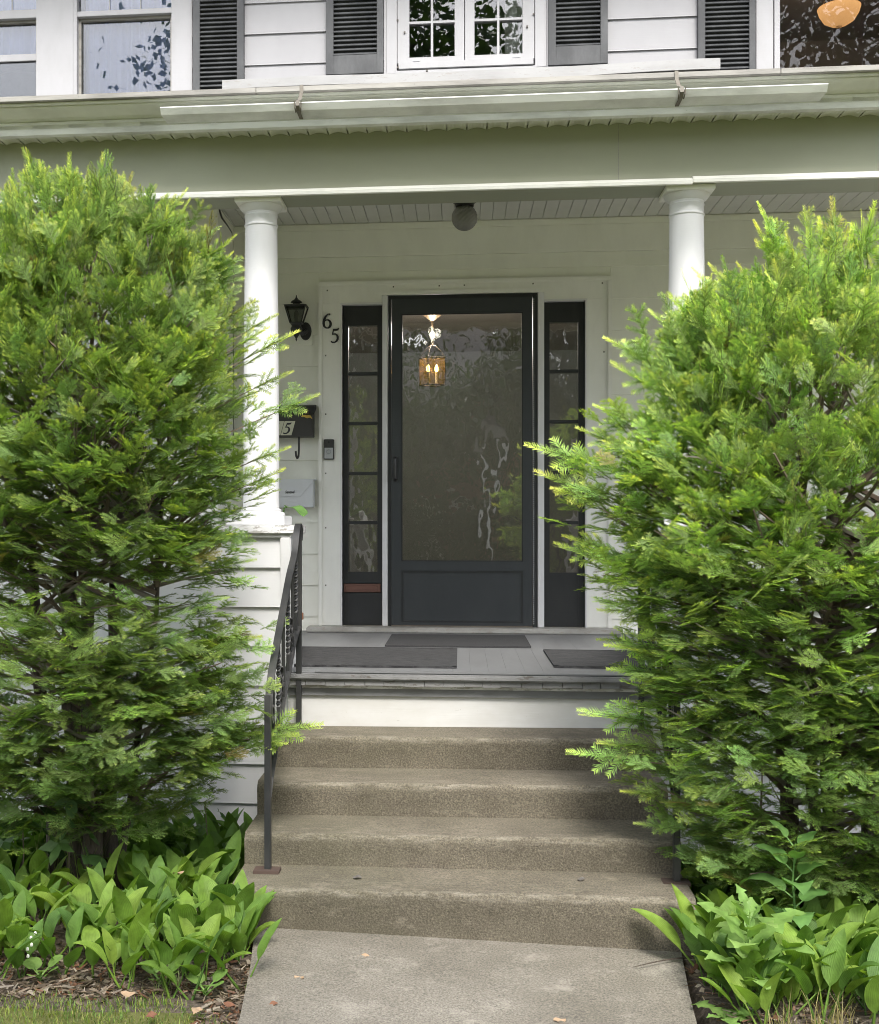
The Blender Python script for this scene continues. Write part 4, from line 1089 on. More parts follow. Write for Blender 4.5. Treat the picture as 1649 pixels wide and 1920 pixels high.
# ================================================================ vegetation
def np_mesh(name, V, quads, colors, m_, parent, origin, attr='tint'):
    me = bpy.data.meshes.new(name)
    V = np.asarray(V, dtype=np.float32) - np.array(origin, dtype=np.float32)
    me.vertices.add(len(V)); me.vertices.foreach_set('co', V.ravel())
    quads = np.asarray(quads); kk = quads.shape[1]
    n = len(quads); me.loops.add(n*kk); me.polygons.add(n)
    me.loops.foreach_set('vertex_index', np.asarray(quads, dtype=np.int32).ravel())
    me.polygons.foreach_set('loop_start', np.arange(0, n*kk, kk, dtype=np.int32))
    me.polygons.foreach_set('loop_total', np.full(n, kk, dtype=np.int32))
    a = me.attributes.new(attr, 'FLOAT_COLOR', 'POINT'); c = np.ones((len(V), 4), dtype=np.float32); c[:, :3] = colors
    a.data.foreach_set('color', c.ravel())
    me.materials.append(M[m_]); me.update(calc_edges=True)
    return link(name, me, parent, origin)

def make_spray(rg, L=.19, sides=8, sp=.0052, nl=.0185, lead=False):
    """flat yew spray in the XY plane; returns needle quads (n,4,3), youth (n), stems (k,4,3)"""
    sh = [(np.zeros(3), np.array([1., rg.uniform(-.06,.06), 0]), L, 1.0)]
    for i in range(sides):
        s = L*(.12 + .74*(i+.5)/sides) if not lead else L*(.05 + .40*(i+.5)/sides)
        sg = 1 if i % 2 else -1; a = math.radians(rg.uniform(36, 58))*sg
        ln = (L*.58*(1 - .55*s/L))*rg.uniform(.7, 1.15) * (.75 if lead else 1)
        sh.append((np.array([s, 0, rg.uniform(-.004,.004)]), np.array([math.cos(a), math.sin(a), rg.uniform(-.15,.12)]), ln, rg.uniform(.55,1)))
    N = []; Y = []; S = []
    for o, d, ln, yg in sh:
        d = d/np.linalg.norm(d); side = np.array([-d[1], d[0], 0]); side /= np.linalg.norm(side); up = np.cross(d, side)
        t = .004
        while t < ln:
            u = t/ln
            p_ = o + d*t + up*(-.035*L*u*u)
            k = nl*(.62 + .38*math.sin(min(1, u*1.6)*math.pi/2))*(1 - .55*max(0, (u-.72)/.28))
            for sg in (1, -1):
                a = math.radians(rg.uniform(50, 74) - 22*u)
                dn = d*math.cos(a) + side*sg*math.sin(a) + up*rg.uniform(-.05, .34); dn /= np.linalg.norm(dn)
                w = np.cross(dn, up + side*rg.uniform(-.5,.5)); w /= np.linalg.norm(w); w *= .0020
                l_ = k*rg.uniform(.85, 1.15)
                m1 = p_ + dn*l_*.42
                N.append([p_ - w*.9, p_ + dn*l_, p_ + w*.9]); Y.append(max(0, (u-.42)/.58)*yg)
            t += sp*rg.uniform(.85, 1.2)
        w = side*.0013; S.append([o - w, o + w, o + d*ln]); S.append([o - up*.0013, o + up*.0013, o + d*ln])
    return np.array(N), np.array(Y), np.array(S)

rgn = np.random.default_rng(21)
rnd = random.Random(21)
SPRAYS = [make_spray(rnd, rnd.uniform(.085,.15), rnd.choice([5,6,7,8])) for _ in range(14)]
LEADS = [make_spray(rnd, rnd.uniform(.15,.21), 5, lead=True, nl=.021) for _ in range(6)]
OLD = np.array([.105,.175,.058]); MID = np.array([.30,.43,.105]); YNG = np.array([.66,.68,.15])

class Crown:
    def __init__(s): s.V = []; s.Q = []; s.Cc = []; s.n = 0
    def put(s, tpl, pos_, ax, nrm, sc_, youth, dark):
        N, Y, S = tpl
        ax = ax/np.linalg.norm(ax); nrm = nrm - ax*np.dot(nrm, ax); ln = np.linalg.norm(nrm)
        nrm = nrm/ln if ln > 1e-5 else np.array([0, ax[2], -ax[1]])
        B = np.stack([ax, np.cross(nrm, ax), nrm])*sc_
        V = (N.reshape(-1, 3) @ B) + pos_
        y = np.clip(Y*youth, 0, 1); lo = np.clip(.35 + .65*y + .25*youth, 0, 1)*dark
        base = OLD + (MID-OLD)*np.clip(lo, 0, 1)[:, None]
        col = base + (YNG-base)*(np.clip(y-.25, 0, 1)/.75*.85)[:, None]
        col = col*rgn.uniform(.7, 1.25) * np.array([rgn.uniform(.86,1.1), 1, rgn.uniform(.8,1.3)])
        if rgn.random() < .012: col = col*.35 + np.array([.16,.085,.03])*.8
        col = col * rgn.uniform(.82, 1.18, (len(Y), 1))
        s.add(V, np.repeat(col, 3, axis=0))
        Vs = (S.reshape(-1, 3) @ B) + pos_
        s.add(Vs, np.tile(np.array([[.10,.11,.045]]), (len(Vs), 1)))
    def add(s, V, col):
        s.V.append(V); s.Cc.append(col); s.Q.append(np.arange(s.n, s.n+len(V)).reshape(-1, 3)); s.n += len(V)

def yew(name, label, X0, Y0, outline, sign, ky, n_limb, dens, tips, stems, seed, fill, zbase=0.0, bright=1.0, per=13, fill_lo=.42):
    rg = random.Random(seed)
    root = empty(name, (X0, Y0, zbase), label, 'yew', 'yews flanking the steps')
    zr = sorted([(PZ(px, py, Y0), max(.04, sign*(PX(px, Y0) - X0))) for px, py in outline])
    zs = np.array([a for a, _ in zr]); rs = np.array([b_ for _, b_ in zr])
    Rz = lambda z: float(np.interp(z, zs, rs))
    zlo, zhi = zs[0], zs[-1]
    grid = np.linspace(zlo, zhi, 200); wgt = np.array([(Rz(z)+.15)*dens((z-zlo)/(zhi-zlo)) for z in grid]); cdf = np.cumsum(wgt)/wgt.sum()
    # stems
    for pts, r0 in stems:
        P_ = [Vector(p_) for p_ in pts]; n_ = len(P_)
        fine = []; rr = []
        for i in range(n_-1):
            for q in range(5):
                u = q/5; p_ = P_[i].lerp(P_[i+1], u); fine.append(p_ + Vector((rg.uniform(-.008,.008), rg.uniform(-.008,.008), 0))); t = (i+u)/(n_-1); rr.append(r0*(1-.72*t)*rg.uniform(.9,1.1))
        fine.append(P_[-1]); rr.append(r0*.25)
        MB().tube(fine, rr, 9).build('trunk', 'bark', root, smooth=True)
    def stem_at(z):
        pts, _ = rg.choice(stems)
        for a, b_ in zip(pts[:-1], pts[1:]):
            if a[2] <= z <= b_[2]:
                return Vector(a).lerp(Vector(b_), (z-a[2])/(b_[2]-a[2]))
        return Vector(pts[-1] if z > pts[-1][2] else pts[0])
    cr = Crown()
    def bez(a, b_, c_, t): return a*(1-t)**2 + b_*2*t*(1-t) + c_*t*t
    def limb(end, up, droop, nsp, h, spread=.062, lead=False, rad=.011, branch=True, s0=.42):
        st = stem_at(end.z - up)
        hor = Vector((end.x-st.x, end.y-st.y, 0))
        ctl = st + hor*.55 + Vector((0, 0, (end.z-st.z)*(.75 if droop else .35)))
        if branch:
            pts = [bez(st, ctl, end, t) + Vector((rg.uniform(-.006,.006), rg.uniform(-.006,.006), rg.uniform(-.006,.006)))*(1 if 0 < t < 1 else 0) for t in np.linspace(0, .97, 9)]
            bm_ = MB().tube(pts, [rad*(1-.8*t) for t in np.linspace(0, 1, 9)], 5)
            for _ in range(rg.randint(2, 5)):          # bare side twigs
                i = rg.randint(2, 7); d = (pts[min(i+1,8)]-pts[i]).normalized(); q = Vector((rg.uniform(-1,1), rg.uniform(-1,1), rg.uniform(-.35,.5)))*.8 + d
                q = q.normalized()*rg.uniform(.06,.2); bm_.tube([pts[i], pts[i]+q*.5+Vector((0,0,rg.uniform(-.01,.01))), pts[i]+q], [rad*.38, rad*.28, rad*.12], 4)
            bm_.build('branch', 'twig' if rg.random() < .6 else 'twig_grey', root)
        for j in range(nsp):
            t = s0 + (1-s0)*math.sqrt(rg.random()) if j else .93
            p_ = bez(st, ctl, end, t); tg = (bez(st, ctl, end, min(1, t+.05)) - bez(st, ctl, end, t-.05)).normalized()
            az = math.radians(rg.uniform(12, 68))*(1 if j % 2 else -1) if j else 0
            c_, s_2 = math.cos(az), math.sin(az)
            d = Vector((tg.x*c_ - tg.y*s_2, tg.x*s_2 + tg.y*c_, tg.z*.6))
            lift = (rg.uniform(-.22,.2) if h < .6 else rg.uniform(-.12,.28) + .55*(h-.6)/.4*rg.uniform(.2,1.2))
            d.z += lift
            off = Vector((rg.gauss(0,spread), rg.gauss(0,spread), rg.gauss(0,spread*.7)))
            rad_ = Vector((p_.x-X0, p_.y-Y0, 0)); rad_ = rad_.normalized() if rad_.length > 1e-4 else Vector((0,-1,0))
            nrm = np.array([rg.gauss(0,.28) + rad_.x*.45, rg.gauss(0,.28) + rad_.y*.45 - .12, 1.0])
            out = min(1, max(0, (t-.5)/.5))
            tpl = rg.choice(LEADS) if (lead or (h > .88 and rg.random() < .3)) else rg.choice(SPRAYS)
            youth = (.48 + .60*h**1.4)*(.35 + .75*out)*rg.uniform(.5, 1.35)
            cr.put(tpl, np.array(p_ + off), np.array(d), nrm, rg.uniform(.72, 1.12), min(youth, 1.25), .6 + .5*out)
    for i in range(n_limb):
        z = float(np.interp(rg.random(), cdf, grid)); h = (z-zlo)/(zhi-zlo)
        th = rg.uniform(0, 2*math.pi)
        if math.sin(th) > .1 and rg.random() < .72: th = -th        # favour the street side
        rho = rg.uniform(.84, 1.0) if rg.random() < .75 else rg.uniform(.5, .84)
        r_ = max(.02, Rz(z) - .055)*rho
        end = Vector((X0 + r_*math.cos(th), Y0 + ky*r_*math.sin(th), z))
        up = r_*rg.uniform(.15, .5) + .55*h*h*rg.uniform(.5, 1.0)
        limb(end, up, h < .5, max(3, int(per*rg.uniform(.7, 1.3))), h, branch=(i % 2 == 0), rad=.006+.012*r_, s0=(.62 if h > .5 else .5))
    for i in range(fill):                                            # inner foliage of the dense upper part
        z = zlo + (zhi-zlo)*(rg.uniform(fill_lo, .93)); h = (z-zlo)/(zhi-zlo); th = rg.uniform(0, 2*math.pi); r_ = Rz(z)*rg.uniform(.3,.78)
        p_ = np.array([X0 + r_*math.cos(th), Y0 + ky*r_*math.sin(th), z]); d = np.array([math.cos(th), math.sin(th), rg.uniform(.1,.6)])
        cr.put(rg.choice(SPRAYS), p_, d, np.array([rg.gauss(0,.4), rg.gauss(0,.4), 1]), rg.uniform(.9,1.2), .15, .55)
    for px, py, ln in tips:                                          # the long shoots that break the outline
        Yt = Y0 - rg.uniform(.0, .25)*ky
        tip = P(px, py, Yt); h = (tip.z-zlo)/(zhi-zlo)
        inn = Vector((X0 + (tip.x-X0)*.45, Y0 + (Yt-Y0)*.5, tip.z - (.06 if h < .5 else .18 + .35*max(0, h-.6))))
        d = (tip-inn).normalized(); q = tip - d*ln
        for kk in range(2):
            L_ = rg.choice(LEADS); lenL = float(L_[2][:, 2, 0].max()); sc_ = max(.92, ln/lenL*.95)
            cr.put(L_, np.array(tip - d*lenL*sc_), np.array(d), np.array([rg.gauss(0,.3), -.9, .5]) if kk else np.array([rg.gauss(0,.3), -.2, 1.0]), sc_, .55 + .75*max(.25, h), 1.0)
        MB().tube([inn, inn.lerp(q, .6), q + d*.02], [.005, .0035, .0014], 4).build('branch', 'twig', root)
        for k in range(2 if (sign > 0 and px > 520 and py < 900) else 4):
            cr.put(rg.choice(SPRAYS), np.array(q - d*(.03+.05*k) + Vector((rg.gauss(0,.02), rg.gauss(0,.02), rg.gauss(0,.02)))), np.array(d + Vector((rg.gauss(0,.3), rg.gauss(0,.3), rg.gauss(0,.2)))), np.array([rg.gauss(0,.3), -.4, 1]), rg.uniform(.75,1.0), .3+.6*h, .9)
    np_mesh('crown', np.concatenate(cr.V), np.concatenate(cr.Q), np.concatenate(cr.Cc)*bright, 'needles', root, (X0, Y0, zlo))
    return root

# left yew: several bare trunks below, dense crown above
YL = 4.50; XLc = PX(150, YL)
outL = [(225,365),(270,380),(325,405),(385,438),(432,468),(462,540),(492,640),(515,750),(520,850),(485,905),(430,950),(455,1010),(468,1060),(440,1110),(462,1170),(492,1230),(485,1300),(505,1370),(440,1420),(400,1470),(330,1520)]
def stemL(x0, y0, x1, y1, r): 
    return ([(PX(x0, YL+y0), YL+y0, -.02), (PX(x0+(x1-x0)*.3, YL+y0), YL+y0, .45), (PX(x0+(x1-x0)*.65, YL+(y0+y1)/2), YL+(y0+y1)/2, 1.1), (PX(x1, YL+y1), YL+y1, 2.0)], r)
tipsL = [(600,738,.20),(562,618,.20),(548,692,.17),(545,835,.16),(605,1362,.24),(560,1378,.2),(525,1362,.2),(490,1372,.2),(540,1392,.16),(520,585,.15),(505,610,.12),(440,437,.17),(438,470,.14),(395,425,.14),(352,352,.17),(330,372,.14),(290,345,.17),(250,322,.16),(195,285,.18),(130,285,.16),(45,275,.18),(20,330,.14),(480,1050,.16),(490,1195,.16),(430,1120,.16),(535,880,.16),(475,560,.15),(70,300,.14),(165,310,.15),(225,330,.12)]
yew('yew_tree', 'tall yew with bare brown trunks showing below its crown beside the porch column', XLc, YL, outL, 1, .72, 420,
    lambda h: (1.1 if h > .5 else .9), tipsL,
    [stemL(150,0,120,.0,.055), stemL(195,.08,230,.05,.042), stemL(112,.10,40,-.05,.040), stemL(175,-.05,160,.12,.045), stemL(215,-.02,330,.0,.018)], 31, 420)
# right yew: foliage down to the ground on the step side
YR = 4.38; XRc = PX(1560, YR)
outR = [(1480,478),(1460,488),(1440,508),(1412,530),(1370,560),(1300,590),(1215,640),(1185,700),(1165,760),(1135,810),(1085,860),(1070,910),(1085,980),(1100,1050),(1130,1110),(1155,1190),(1170,1260),(1170,1320),(1155,1390),(1170,1450),(1220,1510),(1250,1570),(1310,1640)]
def stemR(x0, y0, x1, y1, r):
    return ([(PX(x0, YR+y0), YR+y0, -.02), (PX(x0+(x1-x0)*.3, YR+y0), YR+y0, .4), (PX(x0+(x1-x0)*.65, YR+(y0+y1)/2), YR+(y0+y1)/2, 1.0), (PX(x1, YR+y1), YR+y1, 1.9)], r)
tipsR = [(988,826,.26),(1003,885,.24),(1035,910,.2),(1085,1335,.26),(1065,1412,.24),(1120,1390,.2),(1135,628,.2),(1145,680,.2),(1215,582,.18),(1250,550,.18),(1330,490,.17),(1355,508,.14),(1385,488,.2),(1425,375,.22),(1418,410,.16),(1508,385,.18),(1565,368,.22),(1640,375,.22),(1535,405,.14),(1475,430,.14),(1600,420,.14),(1115,755,.18),(1080,800,.18),(1055,1000,.18),(1040,1020,.18),(1120,1140,.2),(1135,1205,.2),(1140,1250,.2),(1165,1480,.16),(1255,1700,.2),(1262,1735,.18),(1190,1540,.16),(1120,1195,.16)]
yew('yew_tree', 'broad bushy yew with foliage nearly to the ground overhanging the steps', XRc, YR, outR, -1, .62, 470,
    lambda h: (1.05 if h > .42 else 1.1), tipsR,
    [stemR(1560,.05,1560,.05,.05), stemR(1620,.10,1680,.0,.045), stemR(1500,.10,1440,.0,.04), stemR(1540,-.05,1500,-.05,.03)], 47, 620, fill_lo=.12, bright=1.22)

# ---------------------------------------------------------------- leaves
def strip_leaf(name, L, wfun, n=10, fold=.25, bend=.5, twist=0, stalk=.05, m_='lily_leaf', cols=2, wave=0, tilt0=.12, seed=0):
    """blade standing along +Z from its stalk and bending towards +X"""
    rg = random.Random(seed)
    v = []; uv = []; f = []
    x, z, a = 0.0, 0.0, tilt0
    if stalk:
        x += math.sin(a)*stalk; z += math.cos(a)*stalk
    ds = L/n
    for i in range(n+1):
        u = i/n; w = wfun(u)*.5
        ca, sa_ = math.cos(a), math.sin(a)
        for j in range(-cols, cols+1):
            q = j/cols; off = abs(q)*w*fold + wave*math.sin(u*11 + q*2 + seed)*abs(q)*w
            yy = q*w*math.cos(twist*u); 
            v.append((x - ca*off*-1*1.0*0 + (-ca)*off, yy + math.sin(twist*u)*0, z + sa_*off)); uv.append(((q+1)/2, u))
        a += bend/n*(.4 + 1.2*u); x += math.sin(a)*ds; z += math.cos(a)*ds
    k = 2*cols+1
    for i in range(n):
        for j in range(k-1): f.append((i*k+j, i*k+j+1, (i+1)*k+j+1, (i+1)*k+j))
    nb = len(v)
    if stalk:
        r_ = .0032
        for (xx, zz, rr) in ((0, 0, r_*1.3), (math.sin(tilt0)*stalk*1.05, math.cos(tilt0)*stalk*1.05, r_*.8)):
            for q in range(4): v.append((xx + rr*math.cos(q*math.pi/2), rr*math.sin(q*math.pi/2), zz)); uv.append((.5, 0))
        for q in range(4): f.append((nb+q, nb+(q+1) % 4, nb+4+(q+1) % 4, nb+4+q))
    me = bpy.data.meshes.new(name); me.from_pydata(v, [], f)
    ul = me.uv_layers.new(name='UVMap')
    for lp in me.loops: ul.data[lp.index].uv = uv[lp.vertex_index]
    me.materials.append(M[m_]); me.polygons.foreach_set('use_smooth', [True]*len(me.polygons))
    return me
def lilyw(W): return lambda u: W*(math.sin(math.pi*min(1, u**.85))**.80)*(1-.12*u) + .004*(1-u)
LILY = []
rl = random.Random(4)
for i in range(9):
    L_ = rl.uniform(.12,.17)
    LILY.append(strip_leaf('lily_leaf', L_, lilyw(rl.uniform(.054,.074)), 9, rl.uniform(.15,.5), rl.uniform(.15,1.1), 0, rl.uniform(.05,.10), tilt0=rl.uniform(.03,.3), wave=rl.uniform(0,.12), seed=i))
def place(name, me, parent, loc, rz, tilt=0, sc_=1.0):
    o = bpy.data.objects.new(name, me); C.objects.link(o); o.parent = parent; o.location = loc; o.rotation_euler = (0, tilt, rz); o.scale = (sc_,)*3
    return o
bell = None
def flower_stalk():
    m_ = MB(); pts = [Vector((0,0,0)), Vector((.004,0,.07)), Vector((.016,0,.13)), Vector((.04,0,.165))]
    m_.tube(pts, [.0016,.0014,.0012,.0008], 4)
    for i in range(5):
        p_ = pts[1].lerp(pts[3], .2+.18*i) + Vector((.008, .008*(1 if i % 2 else -1), -.006))
        b0 = len(m_.v); m_.lathe([(.0045, p_.z-.007), (.0055, p_.z-.003), (.004, p_.z+.002), (.0008, p_.z+.004)], p_.x, p_.y, 6, 1)
    return m_
FS = flower_stalk().build('flower_stalk', ['lily_leaf', 'flower_white'], origin=(0,0,0)); fsm = FS.data; C.objects.unlink(FS); bpy.data.objects.remove(FS)
def lily(x, y, label, group, rg, flower=False):
    z = ground_z(x, y)
    e = bpy.data.objects.new('lily_of_the_valley', None); C.objects.link(e); e.location = (x, y, z); e.empty_display_size = .05
    e.rotation_euler = (0, 0, rg.uniform(0, 6.28)); s = rg.uniform(.9, 1.25); e.scale = (s, s, s)
    tag(e, label, 'plant', group)
    n_ = rg.choice([2,2,2,3]); a0 = rg.uniform(0, 6.28)
    for k in range(n_): place('leaf', rg.choice(LILY), e, (.006*math.cos(a0+k*6.28/n_), .006*math.sin(a0+k*6.28/n_), 0), a0 + k*6.28/n_ + rg.uniform(-.4,.4), rg.uniform(.0,.55), rg.uniform(.8,1.1))
    if flower: place('flower_stalk', fsm, e, (0,0,0), rg.uniform(0,6.28))
rgl = random.Random(99)
SPOTS = []
def scatter(n_, inside, xr, yr, dmin, kind, lab, group, fl, first=()):
    pts = list(first); tries = 0
    while len(pts) < n_ and tries < 30000:
        tries += 1; x, y = rgl.uniform(*xr), rgl.uniform(*yr)
        if not inside(x, y) or any((x-a)**2 + (y-b_)**2 < dmin**2 for a, b_ in pts): continue
        pts.append((x, y))
    for x, y in pts: SPOTS.append((y, x, kind, lab(x, y), group, rgl.random() < fl))
inL = lambda x, y: (y > 3.63 + .04*math.sin(x*9)) and x < (path_left(y) - .04 if y < 4.08 else SX0 - .05) + .03*math.sin(y*14) and not ((x-XLc)**2 + (y-YL)**2 < .16**2)
def labL(x, y):
    if y > 4.75: return 'against the clapboard half wall'
    if y < 3.72: return 'in the front row beside the soil strip'
    if x > SX0 - .03 and y < 4.1: return 'beside the path at the foot of the steps'
    if x > SX0 - .2: return 'beside the concrete steps'
    if (x-XLc)**2 + (y-YL)**2 < .36**2: return 'close around the bare yew trunks'
    return 'in the middle of the bed under the bare-trunked yew'
rq = random.Random(6)
scatter(560, inL, (-2.9, -.5), (3.6, 5.1), .034, 'lily of the valley', labL, 'lilies of the valley under the bare-trunked yew', .03, [(rq.uniform(SX0,pl0), rq.uniform(3.84,4.11)) for _ in range(16)])
inR = lambda x, y: y > 3.50 + .05*math.sin(x*8) and x < .36*y and x > (pr0 + .045 if y < 4.08 else SX1 + .05) + .03*math.sin(y*11)
def labR(x, y):
    if y < 3.66: return 'behind the dry grass and sow thistle'
    if x < pr0 + .16: return 'along the path edge beside the bushy yew'
    if y > 4.1: return 'in the shade under the bushy yew'
    return 'in the middle of the bed under the bushy yew'
scatter(190, inR, (.6, 1.7), (3.45, 4.75), .038, 'lily of the valley', labR, 'lilies of the valley under the bushy yew', .02, [(rq.uniform(pr0+.01,SX1+.02), rq.uniform(3.75,4.1)) for _ in range(12)])
SPOTS.sort(key=lambda q: (q[1] < -.43*q[0], q[0]))
for y, x, kind, where, group, f_ in SPOTS[:300]:
    lily(x, y, ('flowering ' if f_ else 'flowerless ') + kind + ' ' + where, group, rgl, f_)
lv_, lf_ = [], []
for y, x, kind, where, group, f_ in SPOTS[300:]:                  # the hindmost plants, one shaded mass
    a0 = rgl.uniform(0, 6.28)
    for k in range(2):
        me = rgl.choice(LILY); Mx = Matrix.Translation((x, y, ground_z(x, y))) @ Matrix.Rotation(a0 + k*3.1, 4, 'Z') @ Matrix.Rotation(rgl.uniform(0,.35), 4, 'Y') @ Matrix.Scale(rgl.uniform(.95,1.3), 4)
        b0_ = len(lv_); lv_ += [tuple(Mx @ v.co) for v in me.vertices]; lf_ += [tuple(b0_ + i for i in p_.vertices) for p_ in me.polygons]
mm_ = MB().add(lv_, lf_).build('lily_leaves', 'lily_leaf', smooth=True, origin=(0, 4.7, 0))
stuff(tag(mm_, 'mass of lily of the valley leaves around and behind the front plants', 'ground cover'))

# ---------------------------------------------------------------- weeds and ferns
def stemmed(name, label, cat, base, pts, leaves, m_leaf, stem_r=.006):
    root = empty(name, base, label, cat)
    B = Vector(base)
    MB().tube([B + Vector(p_) for p_ in pts], [stem_r*(1-.6*i/(len(pts)-1)) for i in range(len(pts))], 6).build('stem', m_leaf, root, smooth=True)
    for me, off, rz, tilt, s in leaves:
        place('leaf', me, root, off, rz, tilt, s)
    return root
def lobed(W, k, depth, base=.15):
    def w(u):
        env = math.sin(math.pi*min(1, (u*.93+.05)))**.75
        saw = ((u*k) % 1.0); return W*env*(1 - depth*saw) + .004
    return w
TH = [strip_leaf('thistle_leaf', L_, lobed(W, k, .62), 40, .12, b_, 0, .01, 'weed_leaf', 2, .18, .25, i) for i, (L_, W, k, b_) in enumerate(((.17,.10,4,.9),(.14,.09,4,1.2),(.20,.11,5,1.0),(.11,.06,3,.5)))]
b0 = PG(1405, 1900, -.02); rt = random.Random(8)
lv = []
for i in range(15):
    h = .04 + .018*i; a = i*2.4
    lv.append((TH[i % 3] if i < 11 else TH[3], (0.004*math.cos(a), .004*math.sin(a), h), a, .75 - .04*i + rt.uniform(-.1,.1), (.75 + .3*math.sin(i/14*math.pi))))
stemmed('sow_thistle', 'pale green sow thistle with jagged lobed leaves at the path edge', 'weed', b0, [(0,0,0), (.004,0,.1), (-.004,.003,.2), (.003,0,.30)], lv, 'weed_leaf', .006)
b1 = PG(1360, 1915, -.02)
stemmed('sow_thistle', 'small low thistle seedling rosette at the path edge in front of the lilies', 'weed', b1, [(0,0,0), (0,0,.03)], [(TH[i % 4], (0,0,.01), i*1.2, .9+.1*(i % 2), .55) for i in range(6)], 'weed_leaf', .004)
def serr(W, k): return lambda u: W*(max(0, math.sin(math.pi*u**.62)))**.85*(1 - .12*((u*k) % 1)) + .003
BL = [strip_leaf('broad_leaf', L_, serr(W, 12), 26, .25, b_, 0, .03, 'broad_leaf', 2, .1, .5, i) for i, (L_, W, b_) in enumerate(((.15,.10,1.2),(.12,.085,.9),(.08,.055,.6),(.17,.085,1.6)))]
bb0 = P(1490, 1650, 4.0); bb0.z = -.01
hgt = P(1490, 1575, 4.0).z
lv = []
for i in range(11):
    u = i/10; a = i*2.1 + .4
    lv.append((BL[(0,3,0,1,3,0,1,1,2,2,2)[i]], (.005*math.cos(a), .005*math.sin(a), hgt*(.30+.68*u)), a, .75 - .55*u, 1.0))
stemmed('leafy_weed', 'upright weed with toothed heart-shaped leaves among the lilies', 'weed', bb0, [(0,0,0), (.006,0,hgt*.35), (-.004,.004,hgt*.7), (.004,0,hgt)], lv, 'broad_leaf', .005)
# maple seedlings by the trunks
def maple_mesh(s):
    out = []
    tipsA = [(-2.35,.55),(-1.45,.85),(-.75,.42),(0,1.0),(.75,.42),(1.45,.85),(2.35,.55)]
    outline = []
    A = [(-2.6,.35),(-2.2,.75),(-1.75,.42),(-1.15,.95),(-.95,.72),(-.62,.48),(-.32,.80),(0,1.15),(.32,.80),(.62,.48),(.95,.72),(1.15,.95),(1.75,.42),(2.2,.75),(2.6,.35)]
    v = [(0,0,0)] + [(s*.5*r_*math.cos(a), s*.5*r_*math.sin(a), s*.06*math.sin(3*a)) for a, r_ in A]
    f = [(0, i, i+1) for i in range(1, len(A))]
    me = bpy.data.meshes.new('maple_leaf'); me.from_pydata(v, [], f); me.materials.append(M['maple_leaf']); return me
MP = [maple_mesh(.15), maple_mesh(.11)]
def maple(px, py, Y, label, n_, seed, s=1.0):
    rg = random.Random(seed); top = P(px, py, Y); base = Vector((top.x, Y, ground_z(top.x, Y)))
    H = top.z - base.z
    root = empty('maple_seedling', base, label, 'seedling', 'maple seedlings')
    MB().tube([base, base + Vector((.01,0,H*.5)), base + Vector((0,0,H))], [.004,.003,.002], 5).build('stem', 'twig', root)
    for i in range(n_):
        a = i*2.2 + rg.uniform(-.3,.3); h = H*(.45 + .55*(i+1)/n_); r_ = rg.uniform(.05,.09)
        o = place('leaf', rg.choice(MP), root, (r_*math.cos(a), r_*math.sin(a), h), a, rg.uniform(.2,1.0), s*rg.uniform(.85,1.2))
maple(125, 1490, 4.35, 'dark maple seedling with lobed leaves against the yew trunks', 9, 1, 1.15)
maple(40, 1500, 4.4, 'maple seedling with large shaded leaves among the yew trunks', 8, 2, 1.2)
maple(385, 1505, 4.7, 'small pale maple seedling in front of the clapboard half wall', 5, 3, .55)
# ferns
def fern_mesh(L_, seed):
    rg = random.Random(seed); v = []; f = []
    n_ = 22; a = .25; x = z = 0; ds = L_/n_
    for i in range(n_):
        u = i/n_; a += .055*(1+u); x += math.sin(a)*ds; z += math.cos(a)*ds
        if i < 3: continue
        pl = L_*.30*math.sin(math.pi*min(1, u*.85+.12))**.9
        for sg in (1, -1):
            m_ = 6
            for k in range(m_):
                q0 = pl*k/m_; q1 = pl*(k+1)/m_; w = ds*.48*(1-.7*k/m_)
                dx_ = .35
                b_ = len(v)
                v += [(x + q0*dx_ - w*.3, sg*q0, z - .1*q0), (x + (q0+q1)/2*dx_ + w, sg*(q0+q1)/2, z-.1*q0 + w*.5), (x + q1*dx_, sg*q1, z-.1*q1), (x + (q0+q1)/2*dx_ - w, sg*(q0+q1)/2, z-.1*q0 - w*.5)]
                f.append((b_, b_+1, b_+2, b_+3))
    me = bpy.data.meshes.new('frond'); me.from_pydata(v, [], f); me.materials.append(M['fern_leaf']); return me
FR = [fern_mesh(.34, 1), fern_mesh(.26, 2), fern_mesh(.42, 3)]
def fern(px, Y, label, angs, s):
    x = PX(px, Y); root = empty('fern', (x, Y, ground_z(x, Y)), label, 'fern', 'ferns by the half wall')
    for i, (a, t) in enumerate(angs): place('frond', FR[i % 3], root, (0,0,0), a, t, s)
fern(430, 4.95, 'low arching fern beside the concrete steps', [(-.9,.55),(.3,.6),(-2.2,.5),(1.4,.3)], .95)
fern(300, 5.05, 'tall feathery fern against the clapboard half wall', [(-1.2,.0),(-.4,.15),(-2.2,.1),(.6,.2)], 1.15)
